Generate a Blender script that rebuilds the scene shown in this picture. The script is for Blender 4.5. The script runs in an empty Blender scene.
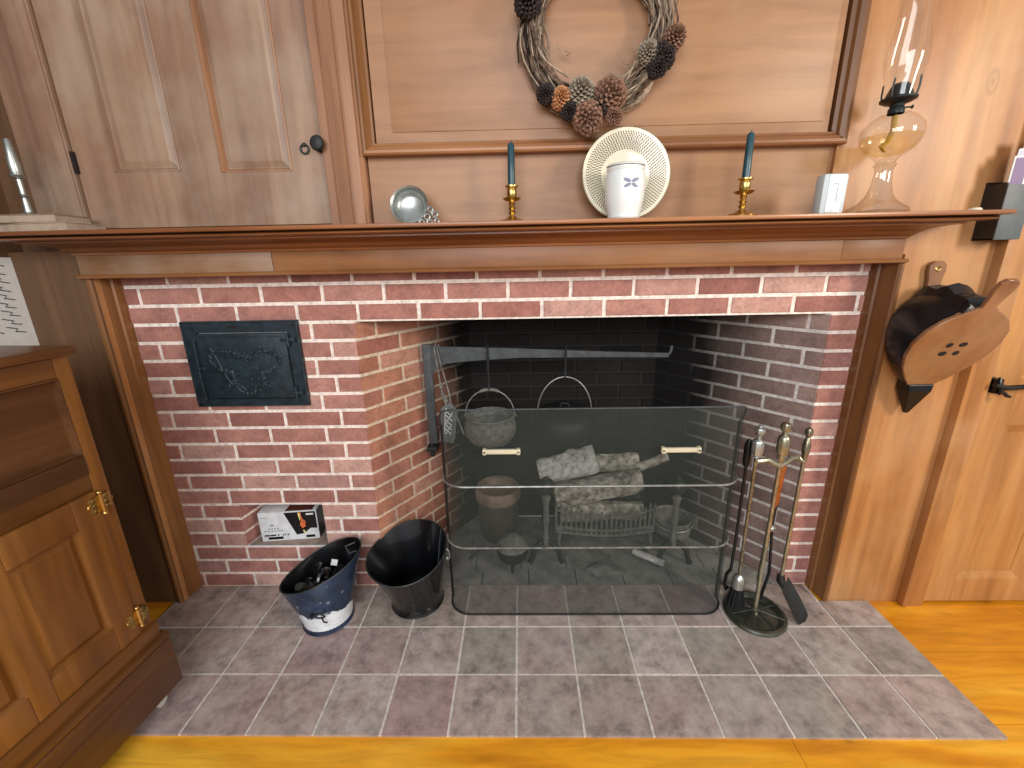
import bpy, bmesh, math, random
from mathutils import Vector, Matrix
random.seed(7)
C = bpy.context.scene
COL = C.collection
PI = math.pi

# ------------------------------------------------------------------ camera
F_PX, CX, CY, CZ = 422.613, 0.00391, -1.46424, 1.30049
PITCH, YAW, ROLL = 0.28117, -0.02288, -0.02014
fw = Vector((math.sin(YAW), math.cos(YAW), 0)); rt = Vector((math.cos(YAW), -math.sin(YAW), 0)); up = Vector((0, 0, 1))
Fd = math.cos(PITCH)*fw - math.sin(PITCH)*up
Ud = math.sin(PITCH)*fw + math.cos(PITCH)*up
R2 = math.cos(ROLL)*rt + math.sin(ROLL)*Ud
U2 = -math.sin(ROLL)*rt + math.cos(ROLL)*Ud
cam = bpy.data.objects.new('camera', bpy.data.cameras.new('camera'))
COL.objects.link(cam)
m3 = Matrix((R2, U2, -Fd)).transposed()
cam.matrix_world = Matrix.Translation((CX, CY, CZ)) @ m3.to_4x4()
cam.data.sensor_width = 36; cam.data.lens = F_PX/1024*36; cam.data.clip_start = 0.02
C.camera = cam

# ------------------------------------------------------------------ world, lights, exposure
w = bpy.data.worlds.new('room_daylight'); C.world = w; w.use_nodes = True
bgn = w.node_tree.nodes['Background']
bgn.inputs[0].default_value = (0.93, 0.96, 1.0, 1); bgn.inputs[1].default_value = 0.45
def area(name, loc, target, sx, sy, power, col):
    l = bpy.data.lights.new(name, 'AREA'); l.shape = 'RECTANGLE'; l.size = sx; l.size_y = sy
    l.energy = power; l.color = col
    o = bpy.data.objects.new(name, l); COL.objects.link(o); o.location = loc
    o.rotation_euler = (Vector(target)-Vector(loc)).to_track_quat('-Z', 'Y').to_euler()
    return o
area('window_light_right', (2.55, -1.95, 2.0), (0.6, 0, 0.8), 0.45, 0.8, 46, (1.0, 0.90, 0.76))
area('window_light_room', (-0.3, -3.4, 2.1), (-0.2, 0, 0.7), 2.4, 1.5, 92, (0.95, 0.97, 1.0))
C.view_settings.view_transform = 'Standard'; C.view_settings.look = 'None'
C.view_settings.exposure = 0.0; C.view_settings.gamma = 1.0; C.view_settings.use_curve_mapping = False

# ------------------------------------------------------------------ materials
def lin(c):
    return tuple(((v/255)/12.92 if v/255 <= .04045 else ((v/255+.055)/1.055)**2.4) for v in c) + (1,)
class NT:
    def __init__(s, name):
        s.m = bpy.data.materials.new(name); s.m.use_nodes = True; s.t = s.m.node_tree
        s.b = s.t.nodes['Principled BSDF']; s.out = s.t.nodes['Material Output']
    def n(s, typ, **k):
        nd = s.t.nodes.new(typ)
        for a, b in k.items(): setattr(nd, a, b)
        return nd
    def l(s, a, b): s.t.links.new(a, b)
    def coords(s, scale=(1, 1, 1), rot=(0, 0, 0)):
        tc = s.n('ShaderNodeTexCoord'); mp = s.n('ShaderNodeMapping')
        mp.inputs['Scale'].default_value = scale; mp.inputs['Rotation'].default_value = rot
        s.l(tc.outputs['Object'], mp.inputs[0]); return mp.outputs[0]
    def noise(s, vec, scale, detail=4, rough=.55, dist=0):
        x = s.n('ShaderNodeTexNoise'); s.l(vec, x.inputs['Vector'])
        x.inputs['Scale'].default_value = scale; x.inputs['Detail'].default_value = detail
        x.inputs['Roughness'].default_value = rough; x.inputs['Distortion'].default_value = dist
        return x.outputs[0]
    def ramp(s, fac, stops):
        r = s.n('ShaderNodeValToRGB'); e = r.color_ramp.elements
        while len(e) < len(stops): e.new(.5)
        for i, (p, c) in enumerate(stops):
            e[i].position = p; e[i].color = c if len(c) == 4 else lin(c)
        s.l(fac, r.inputs[0]); return r.outputs[0]
    def mix(s, fac, a, b, mode='MIX'):
        x = s.n('ShaderNodeMix', data_type='RGBA', blend_type=mode)
        for i, v in ((0, fac), (6, a), (7, b)):
            if hasattr(v, 'links'): s.l(v, x.inputs[i])
            else: x.inputs[i].default_value = v
        return x.outputs[2]
    def bump(s, h, strength, dist=.002):
        b = s.n('ShaderNodeBump'); b.inputs['Strength'].default_value = strength; b.inputs['Distance'].default_value = dist
        s.l(h, b.inputs['Height']); s.l(b.outputs[0], s.b.inputs['Normal'])
MATS = {}
def wood(name, dark, mid, light, axis='z', rough=.45, fine=26, coarse=2.2, bleach=None, coat=0.0, spec=.4, knots=False):
    t = NT(name)
    sc = {'x': (.09, 1, 1), 'y': (1, .09, 1), 'z': (1, 1, .09)}[axis]
    v = t.coords(sc)
    n1 = t.noise(v, fine, 5, .6, .6); n2 = t.noise(v, coarse*3, 3, .5, 1.2)
    base = t.ramp(n2, [(.3, dark), (.52, mid), (.72, light)])
    grain = t.ramp(n1, [(.35, (150, 140, 132)), (.6, (255, 255, 255))])
    col = t.mix(.32, base, grain, 'MULTIPLY')
    blot = t.ramp(t.noise(t.coords((1, 1, 1)), 3.1, 4, .6), [(.42, (0, 0, 0)), (.7, (255, 255, 255))])
    if bleach: col = t.mix(t.mix(1.0, blot, (.55, .55, .55, 1), 'MULTIPLY'), col, lin(bleach))
    if knots:
        vo = t.n('ShaderNodeTexVoronoi'); t.l(t.coords({'x': (1.1, 0, 3), 'y': (3, 1.1, 0), 'z': (5.2, 0, 2.6)}[axis]), vo.inputs['Vector']); vo.inputs['Scale'].default_value = 1.0
        k = t.ramp(vo.outputs['Distance'], [(.0, (255, 255, 255)), (.04, (120, 120, 120)), (.075, (200, 200, 200)), (.10, (0, 0, 0))])
        col = t.mix(t.mix(1.0, k, (.5, .5, .5, 1), 'MULTIPLY'), col, lin(tuple(int(c*.6) for c in dark)))
    t.l(col, t.b.inputs['Base Color']); t.b.inputs['Roughness'].default_value = rough
    t.b.inputs['Specular IOR Level'].default_value = spec; t.b.inputs['Coat Weight'].default_value = coat
    t.b.inputs['Coat Roughness'].default_value = .2
    t.bump(n1, .12, .002)
    MATS[name] = t.m; return t.m
def plain(name, col, rough=.5, metal=0.0, var=.0, scale=30, spec=.5, bump=0, coat=0, alpha=None, tr=0):
    t = NT(name); c = lin(col)
    if var:
        n = t.noise(t.coords(), scale, 5, .6)
        d = tuple(max(0, int(x*(1-var))) for x in col); l = tuple(min(255, int(x*(1+var*.7))) for x in col)
        t.l(t.ramp(n, [(.3, d), (.5, col), (.7, l)]), t.b.inputs['Base Color'])
        if bump: t.bump(n, bump, .003)
    else: t.b.inputs['Base Color'].default_value = c
    t.b.inputs['Roughness'].default_value = rough; t.b.inputs['Metallic'].default_value = metal
    t.b.inputs['Specular IOR Level'].default_value = spec; t.b.inputs['Coat Weight'].default_value = coat
    MATS[name] = t.m; return t.m
def thin_glass(name, tint, gloss_rough=.02, refl=1.0):
    t = NT(name); t.t.nodes.remove(t.b)
    tr = t.n('ShaderNodeBsdfTransparent'); tr.inputs[0].default_value = tint
    gl = t.n('ShaderNodeBsdfGlossy'); gl.inputs['Roughness'].default_value = gloss_rough
    fr = t.n('ShaderNodeLayerWeight'); fr.inputs[0].default_value = .5
    pw = t.n('ShaderNodeMath', operation='POWER'); pw.inputs[1].default_value = 3.0; t.l(fr.outputs['Facing'], pw.inputs[0])
    mu = t.n('ShaderNodeMath', operation='MULTIPLY_ADD'); mu.inputs[1].default_value = .30*refl; mu.inputs[2].default_value = .085*refl; t.l(pw.outputs[0], mu.inputs[0])
    mx = t.n('ShaderNodeMixShader'); t.l(mu.outputs[0], mx.inputs[0]); t.l(tr.outputs[0], mx.inputs[1]); t.l(gl.outputs[0], mx.inputs[2])
    t.l(mx.outputs[0], t.out.inputs[0]); MATS[name] = t.m; return t.m

# bricks: every brick of the mesh is an island with its own tone
def brick_mat(name, stops, soot=None):
    t = NT(name)
    g = t.n('ShaderNodeNewGeometry')
    base = t.ramp(g.outputs['Random Per Island'], stops)
    n1 = t.noise(t.coords(), 9, 5, .65); n2 = t.noise(t.coords(), 90, 4, .7)
    n3 = t.noise(t.coords(), 22, 5, .7, .3)
    col = t.mix(.45, base, t.ramp(n1, [(.3, (140, 126, 124)), (.65, (255, 250, 246))]), 'MULTIPLY')
    col = t.mix(.4, col, t.ramp(n3, [(.3, (150, 128, 122)), (.55, (255, 250, 246))]), 'MULTIPLY')
    col = t.mix(.25, col, t.ramp(n2, [(.35, (120, 110, 110)), (.6, (255, 255, 255))]), 'MULTIPLY')
    t.l(soot_mix(t, col, soot) if soot else col, t.b.inputs['Base Color'])
    t.b.inputs['Roughness'].default_value = .8; t.b.inputs['Specular IOR Level'].default_value = .25
    t.bump(n2, .25, .002); MATS[name] = t.m; return t.m
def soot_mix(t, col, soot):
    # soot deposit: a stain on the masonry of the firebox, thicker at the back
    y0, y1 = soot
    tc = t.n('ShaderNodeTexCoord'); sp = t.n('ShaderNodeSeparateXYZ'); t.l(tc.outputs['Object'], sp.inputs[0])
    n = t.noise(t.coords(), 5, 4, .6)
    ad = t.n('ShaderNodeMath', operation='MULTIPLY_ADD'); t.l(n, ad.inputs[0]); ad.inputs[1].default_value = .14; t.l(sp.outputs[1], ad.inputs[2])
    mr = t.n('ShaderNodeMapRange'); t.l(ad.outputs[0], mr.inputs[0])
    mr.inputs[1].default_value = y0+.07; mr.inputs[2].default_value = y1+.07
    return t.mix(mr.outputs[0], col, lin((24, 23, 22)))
def mortar_mat(name, col, soot=None):
    t = NT(name)
    n = t.noise(t.coords(), 60, 4, .6)
    c = t.ramp(n, [(.3, tuple(int(x*.82) for x in col)), (.6, col)])
    t.l(soot_mix(t, c, soot) if soot else c, t.b.inputs['Base Color'])
    t.b.inputs['Roughness'].default_value = .9; t.bump(n, .3, .002); MATS[name] = t.m; return t.m

ROSE = [(0, (172, 120, 111)), (.3, (196, 144, 133)), (.55, (185, 130, 119)), (.78, (204, 155, 144)), (.93, (222, 182, 170)), (1, (164, 120, 116))]
brick_mat('brick_rose', ROSE)
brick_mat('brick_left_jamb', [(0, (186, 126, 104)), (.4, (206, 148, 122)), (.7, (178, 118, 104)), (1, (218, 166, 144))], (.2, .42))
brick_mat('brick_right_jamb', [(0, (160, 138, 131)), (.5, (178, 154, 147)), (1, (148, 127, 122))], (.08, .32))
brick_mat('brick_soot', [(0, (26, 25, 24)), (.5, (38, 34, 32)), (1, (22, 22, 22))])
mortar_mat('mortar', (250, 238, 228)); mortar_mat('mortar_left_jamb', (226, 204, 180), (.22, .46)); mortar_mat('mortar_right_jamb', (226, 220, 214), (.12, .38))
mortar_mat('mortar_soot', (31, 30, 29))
plain('soot', (20, 20, 20), .95, var=.3, scale=8, spec=.1)
plain('ash_floor', (138, 136, 130), .95, var=.25, scale=12, spec=.1)
# slate / quarry tiles of the hearth
t = NT('hearth_tile'); g = t.n('ShaderNodeNewGeometry')
base = t.ramp(g.outputs['Random Per Island'], [(0, (164, 156, 144)), (.3, (194, 176, 170)), (.6, (160, 156, 148)), (.8, (202, 192, 186)), (1, (174, 146, 146))])
n1 = t.noise(t.coords(), 17, 6, .72, 0); n2 = t.noise(t.coords(), 2.0, 3, .5); n3 = t.noise(t.coords(), 5, 4, .6)
col = t.mix(.75, base, t.ramp(n1, [(.32, (118, 116, 116)), (.5, (214, 208, 206)), (.68, (255, 255, 255))]), 'MULTIPLY')
col = t.mix(t.mix(1.0, t.ramp(n3, [(.5, (0, 0, 0)), (.68, (255, 255, 255))]), (.22, .22, .22, 1), 'MULTIPLY'), col, lin((140, 98, 90)))
col = t.mix(t.mix(1.0, t.ramp(n2, [(.45, (0, 0, 0)), (.7, (255, 255, 255))]), (.30, .30, .30, 1), 'MULTIPLY'), col, lin((176, 174, 168)))
t.l(col, t.b.inputs['Base Color']); t.l(t.ramp(n1, [(.3, (95, 95, 95)), (.7, (145, 145, 145))]), t.b.inputs['Roughness'])
t.bump(n1, .35, .004); MATS['hearth_tile'] = t.m
mortar_mat('grout', (218, 210, 200))
# pine floor boards
t = NT('pine_floor'); g = t.n('ShaderNodeNewGeometry')
v = t.coords((.12, 1, 1)); n1 = t.noise(v, 30, 5, .6, .8); n2 = t.noise(v, 6, 3, .5, 1.5)
base = t.ramp(n2, [(.3, (214, 134, 22)), (.5, (240, 166, 36)), (.7, (250, 192, 62))])
tone = t.ramp(g.outputs['Random Per Island'], [(0, (215, 205, 190)), (1, (255, 255, 255))])
col = t.mix(1.0, base, tone, 'MULTIPLY'); col = t.mix(.3, col, t.ramp(n1, [(.35, (150, 120, 100)), (.6, (255, 255, 255))]), 'MULTIPLY')
vo = t.n('ShaderNodeTexVoronoi'); t.l(t.coords((3.6, 8, 0)), vo.inputs['Vector']); vo.inputs['Scale'].default_value = 1
k = t.ramp(vo.outputs['Distance'], [(0, (255, 255, 255)), (.07, (120, 120, 120)), (.15, (0, 0, 0))])
col = t.mix(t.mix(1.0, k, (.7, .7, .7, 1), 'MULTIPLY'), col, lin((84, 40, 16)))
t.l(col, t.b.inputs['Base Color']); t.b.inputs['Roughness'].default_value = .3; t.b.inputs['Coat Weight'].default_value = .35; t.b.inputs['Coat Roughness'].default_value = .15
t.bump(n1, .08, .002); MATS['pine_floor'] = t.m

wood('pine_pale', (150, 108, 80), (172, 128, 96), (186, 144, 112), 'z', .42, bleach=(180, 154, 130))
wood('pine_left', (126, 94, 76), (148, 116, 94), (166, 136, 112), 'z', .42, bleach=(178, 162, 142))
wood('pine_right', (158, 102, 54), (180, 124, 72), (194, 142, 90), 'z', .38, bleach=(192, 152, 110), knots=True)
wood('pine_door', (166, 112, 60), (188, 134, 78), (202, 150, 94), 'z', .38)
wood('overmantel_pine', (152, 108, 72), (163, 117, 79), (172, 127, 88), 'x', .42, bleach=(168, 128, 96))
wood('moulding_pine', (136, 90, 58), (160, 108, 70), (178, 126, 84), 'x', .4)
wood('moulding_upright', (140, 98, 72), (166, 120, 88), (184, 138, 104), 'z', .4)
wood('mantel_wood', (124, 74, 42), (156, 100, 60), (180, 124, 80), 'x', .34, coat=.2)
wood('frieze_wood', (120, 76, 42), (146, 96, 56), (164, 114, 72), 'x', .4, bleach=(156, 116, 80))
wood('frieze_pale', (112, 76, 48), (136, 98, 66), (156, 120, 88), 'x', .4, bleach=(172, 154, 136))
wood('surround_wood', (104, 66, 34), (130, 86, 48), (154, 106, 62), 'z', .4)
wood('dark_panel', (88, 62, 42), (106, 76, 52), (122, 90, 64), 'z', .5)  # dark side wall wood; on the left boards it also carries painted shade
wood('oak', (94, 58, 24), (126, 80, 34), (150, 100, 48), 'z', .35, fine=34, coat=.25)
wood('oak_rail', (88, 54, 24), (116, 74, 34), (138, 92, 46), 'x', .35, fine=34, coat=.25)
wood('oak_dark', (74, 46, 24), (94, 60, 34), (114, 76, 44), 'x', .35, fine=34, coat=.25)
plain('log_bark', (172, 166, 152), .95, var=.5, scale=34, bump=.9, spec=.1)
wood('bellows_wood', (112, 70, 40), (140, 92, 56), (158, 110, 72), 'z', .3, coat=.4, bleach=(168, 132, 98))
plain('log_char', (58, 56, 54), .95, var=.5, scale=40, bump=.5, spec=.1)
plain('log_ash', (226, 222, 212), .95, var=.3, scale=45, bump=.6, spec=.1)
plain('cast_iron', (34, 36, 37), .55, .2, var=.25, scale=60, bump=.1)
plain('cast_iron_green', (36, 50, 58), .45, .2, var=.3, scale=40, bump=.12)
plain('iron_grey', (74, 79, 82), .6, .3, var=.2, scale=30)
plain('iron_ashen', (122, 120, 114), .8, .1, var=.3, scale=40)
plain('black_metal', (16, 18, 20), .32, .2, var=.3, scale=25)
plain('black_enamel', (10, 12, 15), .26, .0, var=.3, scale=12, coat=.5)
plain('navy_enamel', (30, 44, 66), .3, .0, var=.35, scale=18, coat=.4)
plain('white_paint', (222, 224, 226), .5, var=.08, scale=30)
plain('rim_worn', (150, 150, 146), .4, .6, var=.2)
plain('brass', (204, 172, 104), .28, 1.0, var=.15, scale=40)
plain('brass_pale', (206, 196, 164), .3, .9, var=.12, scale=40)
plain('antique_brass', (142, 136, 116), .35, .9, var=.25, scale=60)
plain('pewter', (178, 182, 178), .34, .85, var=.12, scale=24)
plain('pewter_dark', (70, 76, 74), .4, .7, var=.25, scale=30)
plain('tool_base', (104, 108, 98), .34, .85, var=.25, scale=30)
plain('tool_brass', (176, 170, 146), .3, .9, var=.15, scale=40)
plain('copper_rust', (168, 92, 40), .45, .5, var=.25, scale=40)
plain('cream_enamel', (214, 206, 178), .4, .1, var=.06)
plain('candle_teal', (22, 66, 76), .38, var=.12, scale=20, coat=.2)
plain('wick', (60, 50, 40), .9)
plain('ceramic_cream', (226, 218, 194), .25, coat=.4, var=.04)
plain('ceramic_white', (232, 236, 234), .18, coat=.5)
plain('ceramic_glaze_brown', (92, 74, 44), .35)
plain('blue_grey_paint', (120, 124, 150), .4)
plain('white_plastic', (232, 236, 236), .3)
plain('device_shell', (190, 200, 202), .35)
plain('grey_plastic', (160, 166, 170), .4)
plain('paper', (222, 222, 220), .8, var=.03)
plain('paper_cream', (214, 200, 178), .85, var=.08)
plain('paper_dim', (168, 148, 128), .85, var=.1)  # cream paper darkened to stand for the low light on the booklets
plain('paper_purple', (132, 114, 142), .7)
plain('paper_lilac', (196, 188, 206), .7)
plain('ink', (52, 58, 66), .8)
plain('box_black', (20, 20, 22), .35, var=.2)
plain('box_maroon', (92, 44, 40), .45)
plain('flame_orange', (214, 106, 60), .5, var=.3, scale=160)
plain('flame_yellow', (236, 218, 140), .5)
plain('slate_grey', (84, 90, 92), .5, var=.08)
plain('leather_black', (26, 27, 28), .3, var=.3, scale=30, bump=.15)
plain('stone_sill', (150, 134, 122), .85, var=.2, scale=20)
plain('tag_leather', (92, 98, 98), .6, var=.25, scale=50)
plain('book_cover', (140, 112, 90), .7, var=.1)
plain('twig', (104, 86, 72), .85, var=.4, scale=60, spec=.2)
plain('twig_pale', (158, 140, 120), .85, var=.3, scale=60, spec=.2)
plain('twig_dark', (44, 36, 32), .9, var=.4, scale=60, spec=.2)
plain('cone_brown', (136, 102, 84), .8, var=.3, scale=70, spec=.2)
plain('cone_orange', (190, 136, 94), .8, var=.25, scale=70, spec=.2)
plain('cone_grey', (150, 138, 120), .8, var=.3, scale=70, spec=.2)
plain('cone_dark', (60, 52, 50), .85, var=.3, scale=70, spec=.2)
plain('stoneware', (78, 68, 60), .5, var=.3, scale=10)
plain('stoneware_tan', (148, 124, 106), .5, var=.25, scale=14)
plain('rubber_white', (200, 198, 190), .4)
plain('bristle', (18, 18, 18), .8)
plain('burner_metal', (40, 46, 46), .4, .5, var=.2)
plain('dark_gap', (26, 18, 14), .9)
thin_glass('lamp_glass', (.985, .975, .955, 1), .04)
thin_glass('lamp_glass_thick', (.95, .93, .89, 1), .06, 1.8)
thin_glass('lamp_oil', (.98, .92, .76, 1), .05, .5)
plain('oil_wick', (214, 176, 84), .8)
# woven wire cloth of the fire screen
t = NT('wire_mesh'); tr = t.n('ShaderNodeBsdfTransparent')
t.b.inputs['Base Color'].default_value = lin((58, 68, 65)); t.b.inputs['Roughness'].default_value = .6; t.b.inputs['Metallic'].default_value = .2
mx = t.n('ShaderNodeMixShader')
nz = t.noise(t.coords(), 3.0, 3, .5); al = t.n('ShaderNodeMapRange'); t.l(nz, al.inputs[0]); al.inputs[1].default_value = .3; al.inputs[2].default_value = .7
al.inputs[3].default_value = .34; al.inputs[4].default_value = .50
t.l(al.outputs[0], mx.inputs[0]); t.l(tr.outputs[0], mx.inputs[1]); t.l(t.b.outputs[0], mx.inputs[2]); t.l(mx.outputs[0], t.out.inputs[0])
MATS['wire_mesh'] = t.m

# painted scuttle: white snow bank with a ragged edge, flakes on the blue
t = NT('snow_scene'); tc = t.n('ShaderNodeTexCoord'); sp = t.n('ShaderNodeSeparateXYZ'); t.l(tc.outputs['Object'], sp.inputs[0])
nn = t.noise(t.coords(), 13, 4, .6); ad = t.n('ShaderNodeMath', operation='MULTIPLY_ADD'); t.l(nn, ad.inputs[0]); ad.inputs[1].default_value = -.16; t.l(sp.outputs[2], ad.inputs[2])
st = t.ramp(ad.outputs[0], [(0, (255, 255, 255)), (.006, (0, 0, 0))])
vo = t.n('ShaderNodeTexVoronoi'); t.l(t.coords(), vo.inputs['Vector']); vo.inputs['Scale'].default_value = 26
fl = t.ramp(vo.outputs['Distance'], [(0, (200, 200, 200)), (.12, (170, 170, 170)), (.2, (0, 0, 0))])
blue = t.ramp(t.noise(t.coords(), 16, 5, .65), [(.3, (20, 30, 44)), (.5, (34, 50, 74)), (.72, (54, 74, 100))])
wht = t.ramp(t.noise(t.coords(), 30, 4, .6), [(.3, (205, 210, 214)), (.6, (236, 238, 240))])
t.l(t.mix(st, t.mix(fl, blue, lin((170, 178, 186))), wht), t.b.inputs['Base Color']); t.b.inputs['Roughness'].default_value = .32; t.b.inputs['Coat Weight'].default_value = .3
MATS['snow_scene'] = t.m

# ------------------------------------------------------------------ object helpers
def root_of(o):
    while o.parent: o = o.parent
    return o
def tag(o, label=None, cat=None, group=None, kind=None):
    if label: o['label'] = label
    if cat: o['category'] = cat
    if group: o['group'] = group
    if kind: o['kind'] = kind
    return o
def thing(name, label, cat, loc=(0, 0, 0), rz=0, group=None):
    o = bpy.data.objects.new(name, None); COL.objects.link(o)
    o.location = loc; o.rotation_euler = (0, 0, rz); o.empty_display_size = .05
    return tag(o, label, cat, group)

class MB:
    """collects shapes, then links them as ONE mesh object"""
    def __init__(s): s.v = []; s.f = []; s.m = []
    def add(s, vs, fs, mat=0):
        b = len(s.v); s.v += [tuple(p) for p in vs]
        for f in fs: s.f.append(tuple(b+i for i in f)); s.m.append(mat)
        return s
    def box(s, x0, x1, y0, y1, z0, z1, mat=0, M=None, bev=0):
        if bev:
            bm = bmesh.new(); bmesh.ops.create_cube(bm, size=1)
            for q in bm.verts: q.co = Vector(((x0+x1)/2+q.co.x*(x1-x0), (y0+y1)/2+q.co.y*(y1-y0), (z0+z1)/2+q.co.z*(z1-z0)))
            bmesh.ops.bevel(bm, geom=bm.edges[:], offset=bev, segments=2, affect='EDGES', profile=.6)
            bm.verts.index_update(); vs = [q.co.copy() for q in bm.verts]; fs = [[q.index for q in f.verts] for f in bm.faces]; bm.free()
        else:
            vs = [Vector(p) for p in ((x0, y0, z0), (x1, y0, z0), (x1, y1, z0), (x0, y1, z0), (x0, y0, z1), (x1, y0, z1), (x1, y1, z1), (x0, y1, z1))]
            fs = [(3, 2, 1, 0), (4, 5, 6, 7), (0, 1, 5, 4), (1, 2, 6, 5), (2, 3, 7, 6), (3, 0, 4, 7)]
        if M: vs = [M @ p for p in vs]
        return s.add(vs, fs, mat)
    def tube(s, pts, r, n=8, mat=0, cap=True, closed=False, flat=1.0):
        pts = [Vector(p) for p in pts]; N = len(pts)
        rs = r if isinstance(r, (list, tuple)) else [r]*N
        vs = []; fs = []
        prev = None
        for i, p in enumerate(pts):
            if closed: d = pts[(i+1) % N]-pts[i-1]
            else: d = pts[min(i+1, N-1)]-pts[max(i-1, 0)]
            if d.length < 1e-9: d = Vector((0, 0, 1))
            d.normalize()
            if prev is None:
                a = Vector((0, 0, 1)) if abs(d.z) < .9 else Vector((1, 0, 0))
                u = d.cross(a).normalized()
            else:
                u = prev - d*prev.dot(d)
                u = u.normalized() if u.length > 1e-6 else d.orthogonal().normalized()
            prev = u; v = d.cross(u)
            for k in range(n):
                an = 2*PI*k/n; vs.append(p+u*(math.cos(an)*rs[i])+v*(math.sin(an)*rs[i]*flat))
        for i in range(N if closed else N-1):
            j = (i+1) % N
            for k in range(n):
                k2 = (k+1) % n; fs.append((i*n+k, i*n+k2, j*n+k2, j*n+k))
        if cap and not closed:
            fs.append(tuple(range(n-1, -1, -1))); fs.append(tuple((N-1)*n+k for k in range(n)))
        return s.add(vs, fs, mat)
    def lathe(s, prof, c=(0, 0, 0), n=32, mat=0, M=None, sx=1, sy=1, cap=False):
        vs = []; fs = []; L = len(prof)
        for (r, z) in prof:
            for k in range(n):
                a = 2*PI*k/n; p = Vector((math.cos(a)*r*sx, math.sin(a)*r*sy, z))
                if M: p = M @ p
                vs.append(p+Vector(c))
        for i in range(L-1):
            for k in range(n):
                k2 = (k+1) % n; fs.append((i*n+k, i*n+k2, (i+1)*n+k2, (i+1)*n+k))
        if cap:
            fs.append(tuple(range(n-1, -1, -1))); fs.append(tuple((L-1)*n+k for k in range(n)))
        return s.add(vs, fs, mat)
    def prism(s, poly, y0, y1, mat=0, plane='xz', M=None):
        """extrude a polygon: plane xz is pushed along y, yz along x, xy along z"""
        def mk(a, b, d): return Vector({'xz': (a, d, b), 'yz': (d, a, b), 'xy': (a, b, d)}[plane])
        n = len(poly); vs = [mk(a, b, y0) for a, b in poly]+[mk(a, b, y1) for a, b in poly]
        if M: vs = [M @ p for p in vs]
        fs = [tuple(range(n)), tuple(range(2*n-1, n-1, -1))]+[(i, i+n, (i+1) % n+n, (i+1) % n) for i in range(n)]
        return s.add(vs, fs, mat)
    def ball(s, c, r, mat=0, n=14, sx=1, sy=1, sz=1, M=None):
        prof = [(max(1e-4, math.sin(PI*i/(n//2+2)))*r, -math.cos(PI*i/(n//2+2))*r*sz) for i in range(n//2+3)]
        return s.lathe(prof, c, n, mat, M, sx, sy, cap=True)
    def build(s, name, mats, parent=None, smooth=True, local=False, angle=38, bevel=0, fix=True):
        me = bpy.data.meshes.new(name)
        off = Vector((0, 0, 0))
        if parent is not None and not local: off = root_of(parent).location
        me.from_pydata([Vector(p)-off for p in s.v], [], s.f)
        if isinstance(mats, str): mats = [mats]
        for m in mats: me.materials.append(MATS[m])
        for p, mi in zip(me.polygons, s.m): p.material_index = mi
        bm = bmesh.new(); bm.from_mesh(me)
        if fix: bmesh.ops.recalc_face_normals(bm, faces=bm.faces[:])
        for f in bm.faces: f.smooth = smooth
        for e in bm.edges:
            if len(e.link_faces) == 2 and e.calc_face_angle(0) > math.radians(angle): e.smooth = False
        bm.to_mesh(me); bm.free(); me.update()
        o = bpy.data.objects.new(name, me); COL.objects.link(o)
        if parent is not None: o.parent = parent
        if bevel:
            b = o.modifiers.new('edge', 'BEVEL'); b.width = bevel; b.segments = 2; b.limit_method = 'ANGLE'; b.angle_limit = math.radians(40)
        return o
def struct(name, mb, mats, label=None, cat=None, parent=None, **k):
    o = mb.build(name, mats, parent, **k); o['kind'] = 'structure'
    if parent is None: tag(o, label, cat)
    return o
def arc(c, r, a0, a1, n, plane='xz', ry=None):
    ry = r if ry is None else ry; out = []
    for i in range(n+1):
        a = a0+(a1-a0)*i/n; p, q = r*math.cos(a), ry*math.sin(a)
        out.append({'xz': (c[0]+p, c[1], c[2]+q), 'xy': (c[0]+p, c[1]+q, c[2]), 'yz': (c[0], c[1]+p, c[2]+q)}[plane])
    return out
def copy_tree(o, parent=None):
    c = o.copy(); COL.objects.link(c); c.parent = parent
    for ch in list(o.children): copy_tree(ch, c)
    return c

# ------------------------------------------------------------------ the setting
CH = 0.06535; BP = 0.2127; YW = -0.085       # brick course, brick length, plane of the panelling
# floor
mb = MB()
seams = [-2.6, -2.3, -2.02, -1.72, -1.45, -1.16, -.90, -.545, -.31, -.085, .15]
for a, b in zip(seams[:-1], seams[1:]):
    xs = [-1.62]; x = -1.62
    while x < 2.8: x += random.uniform(1.1, 2.4); xs.append(min(x, 2.8))
    for p, q in zip(xs[:-1], xs[1:]):
        if q-p > .01: mb.box(p+.0008, q-.0008, a+.0012, b-.0012, -.03, -.004)
mb.box(-1.62, 2.8, -2.6, .15, -.05, -.012)
struct('floor', mb, 'pine_floor', 'glossy orange pine floorboards around the tiled hearth', 'floor')

# walls of boards
mb = MB()
mb.box(1.19, 1.50, YW, -.002, -.004, 2.5)                 # right of the fireplace
mb.box(-1.66, -1.372, YW, -.002, -.004, 1.33)             # left of it
mb.box(-1.47, -.57, YW+.018, -.002, 1.33, 2.5)
mb.box(.925, 1.19, YW, -.002, 1.30, 2.5)
mb.box(-.57, .925, YW+.026, -.002, 1.30, 2.5)
mb.box(-1.66, -1.47, YW+.05, -.002, 1.33, 2.5)
mb.box(1.50, 2.8, YW+.03, -.002, -.004, 2.5)
struct('wall_back', mb, 'pine_right', 'warm pine board wall beside and above the fireplace', 'wall')
mb = MB(); mb.box(-1.70, -1.62, -2.6, .0, -.004, 2.5)
struct('wall_left', mb, 'dark_panel', 'dark wooden side wall behind the oak cabinet', 'wall')
mb = MB(); mb.box(-1.62, -1.372, YW-.003, YW, .005, 1.36)  # brown made darker for the shade behind the cabinet
struct('wall_panel', mb, 'dark_panel', 'brown board between left wall and fireplace surround, darkened for shade', 'panel')
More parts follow.
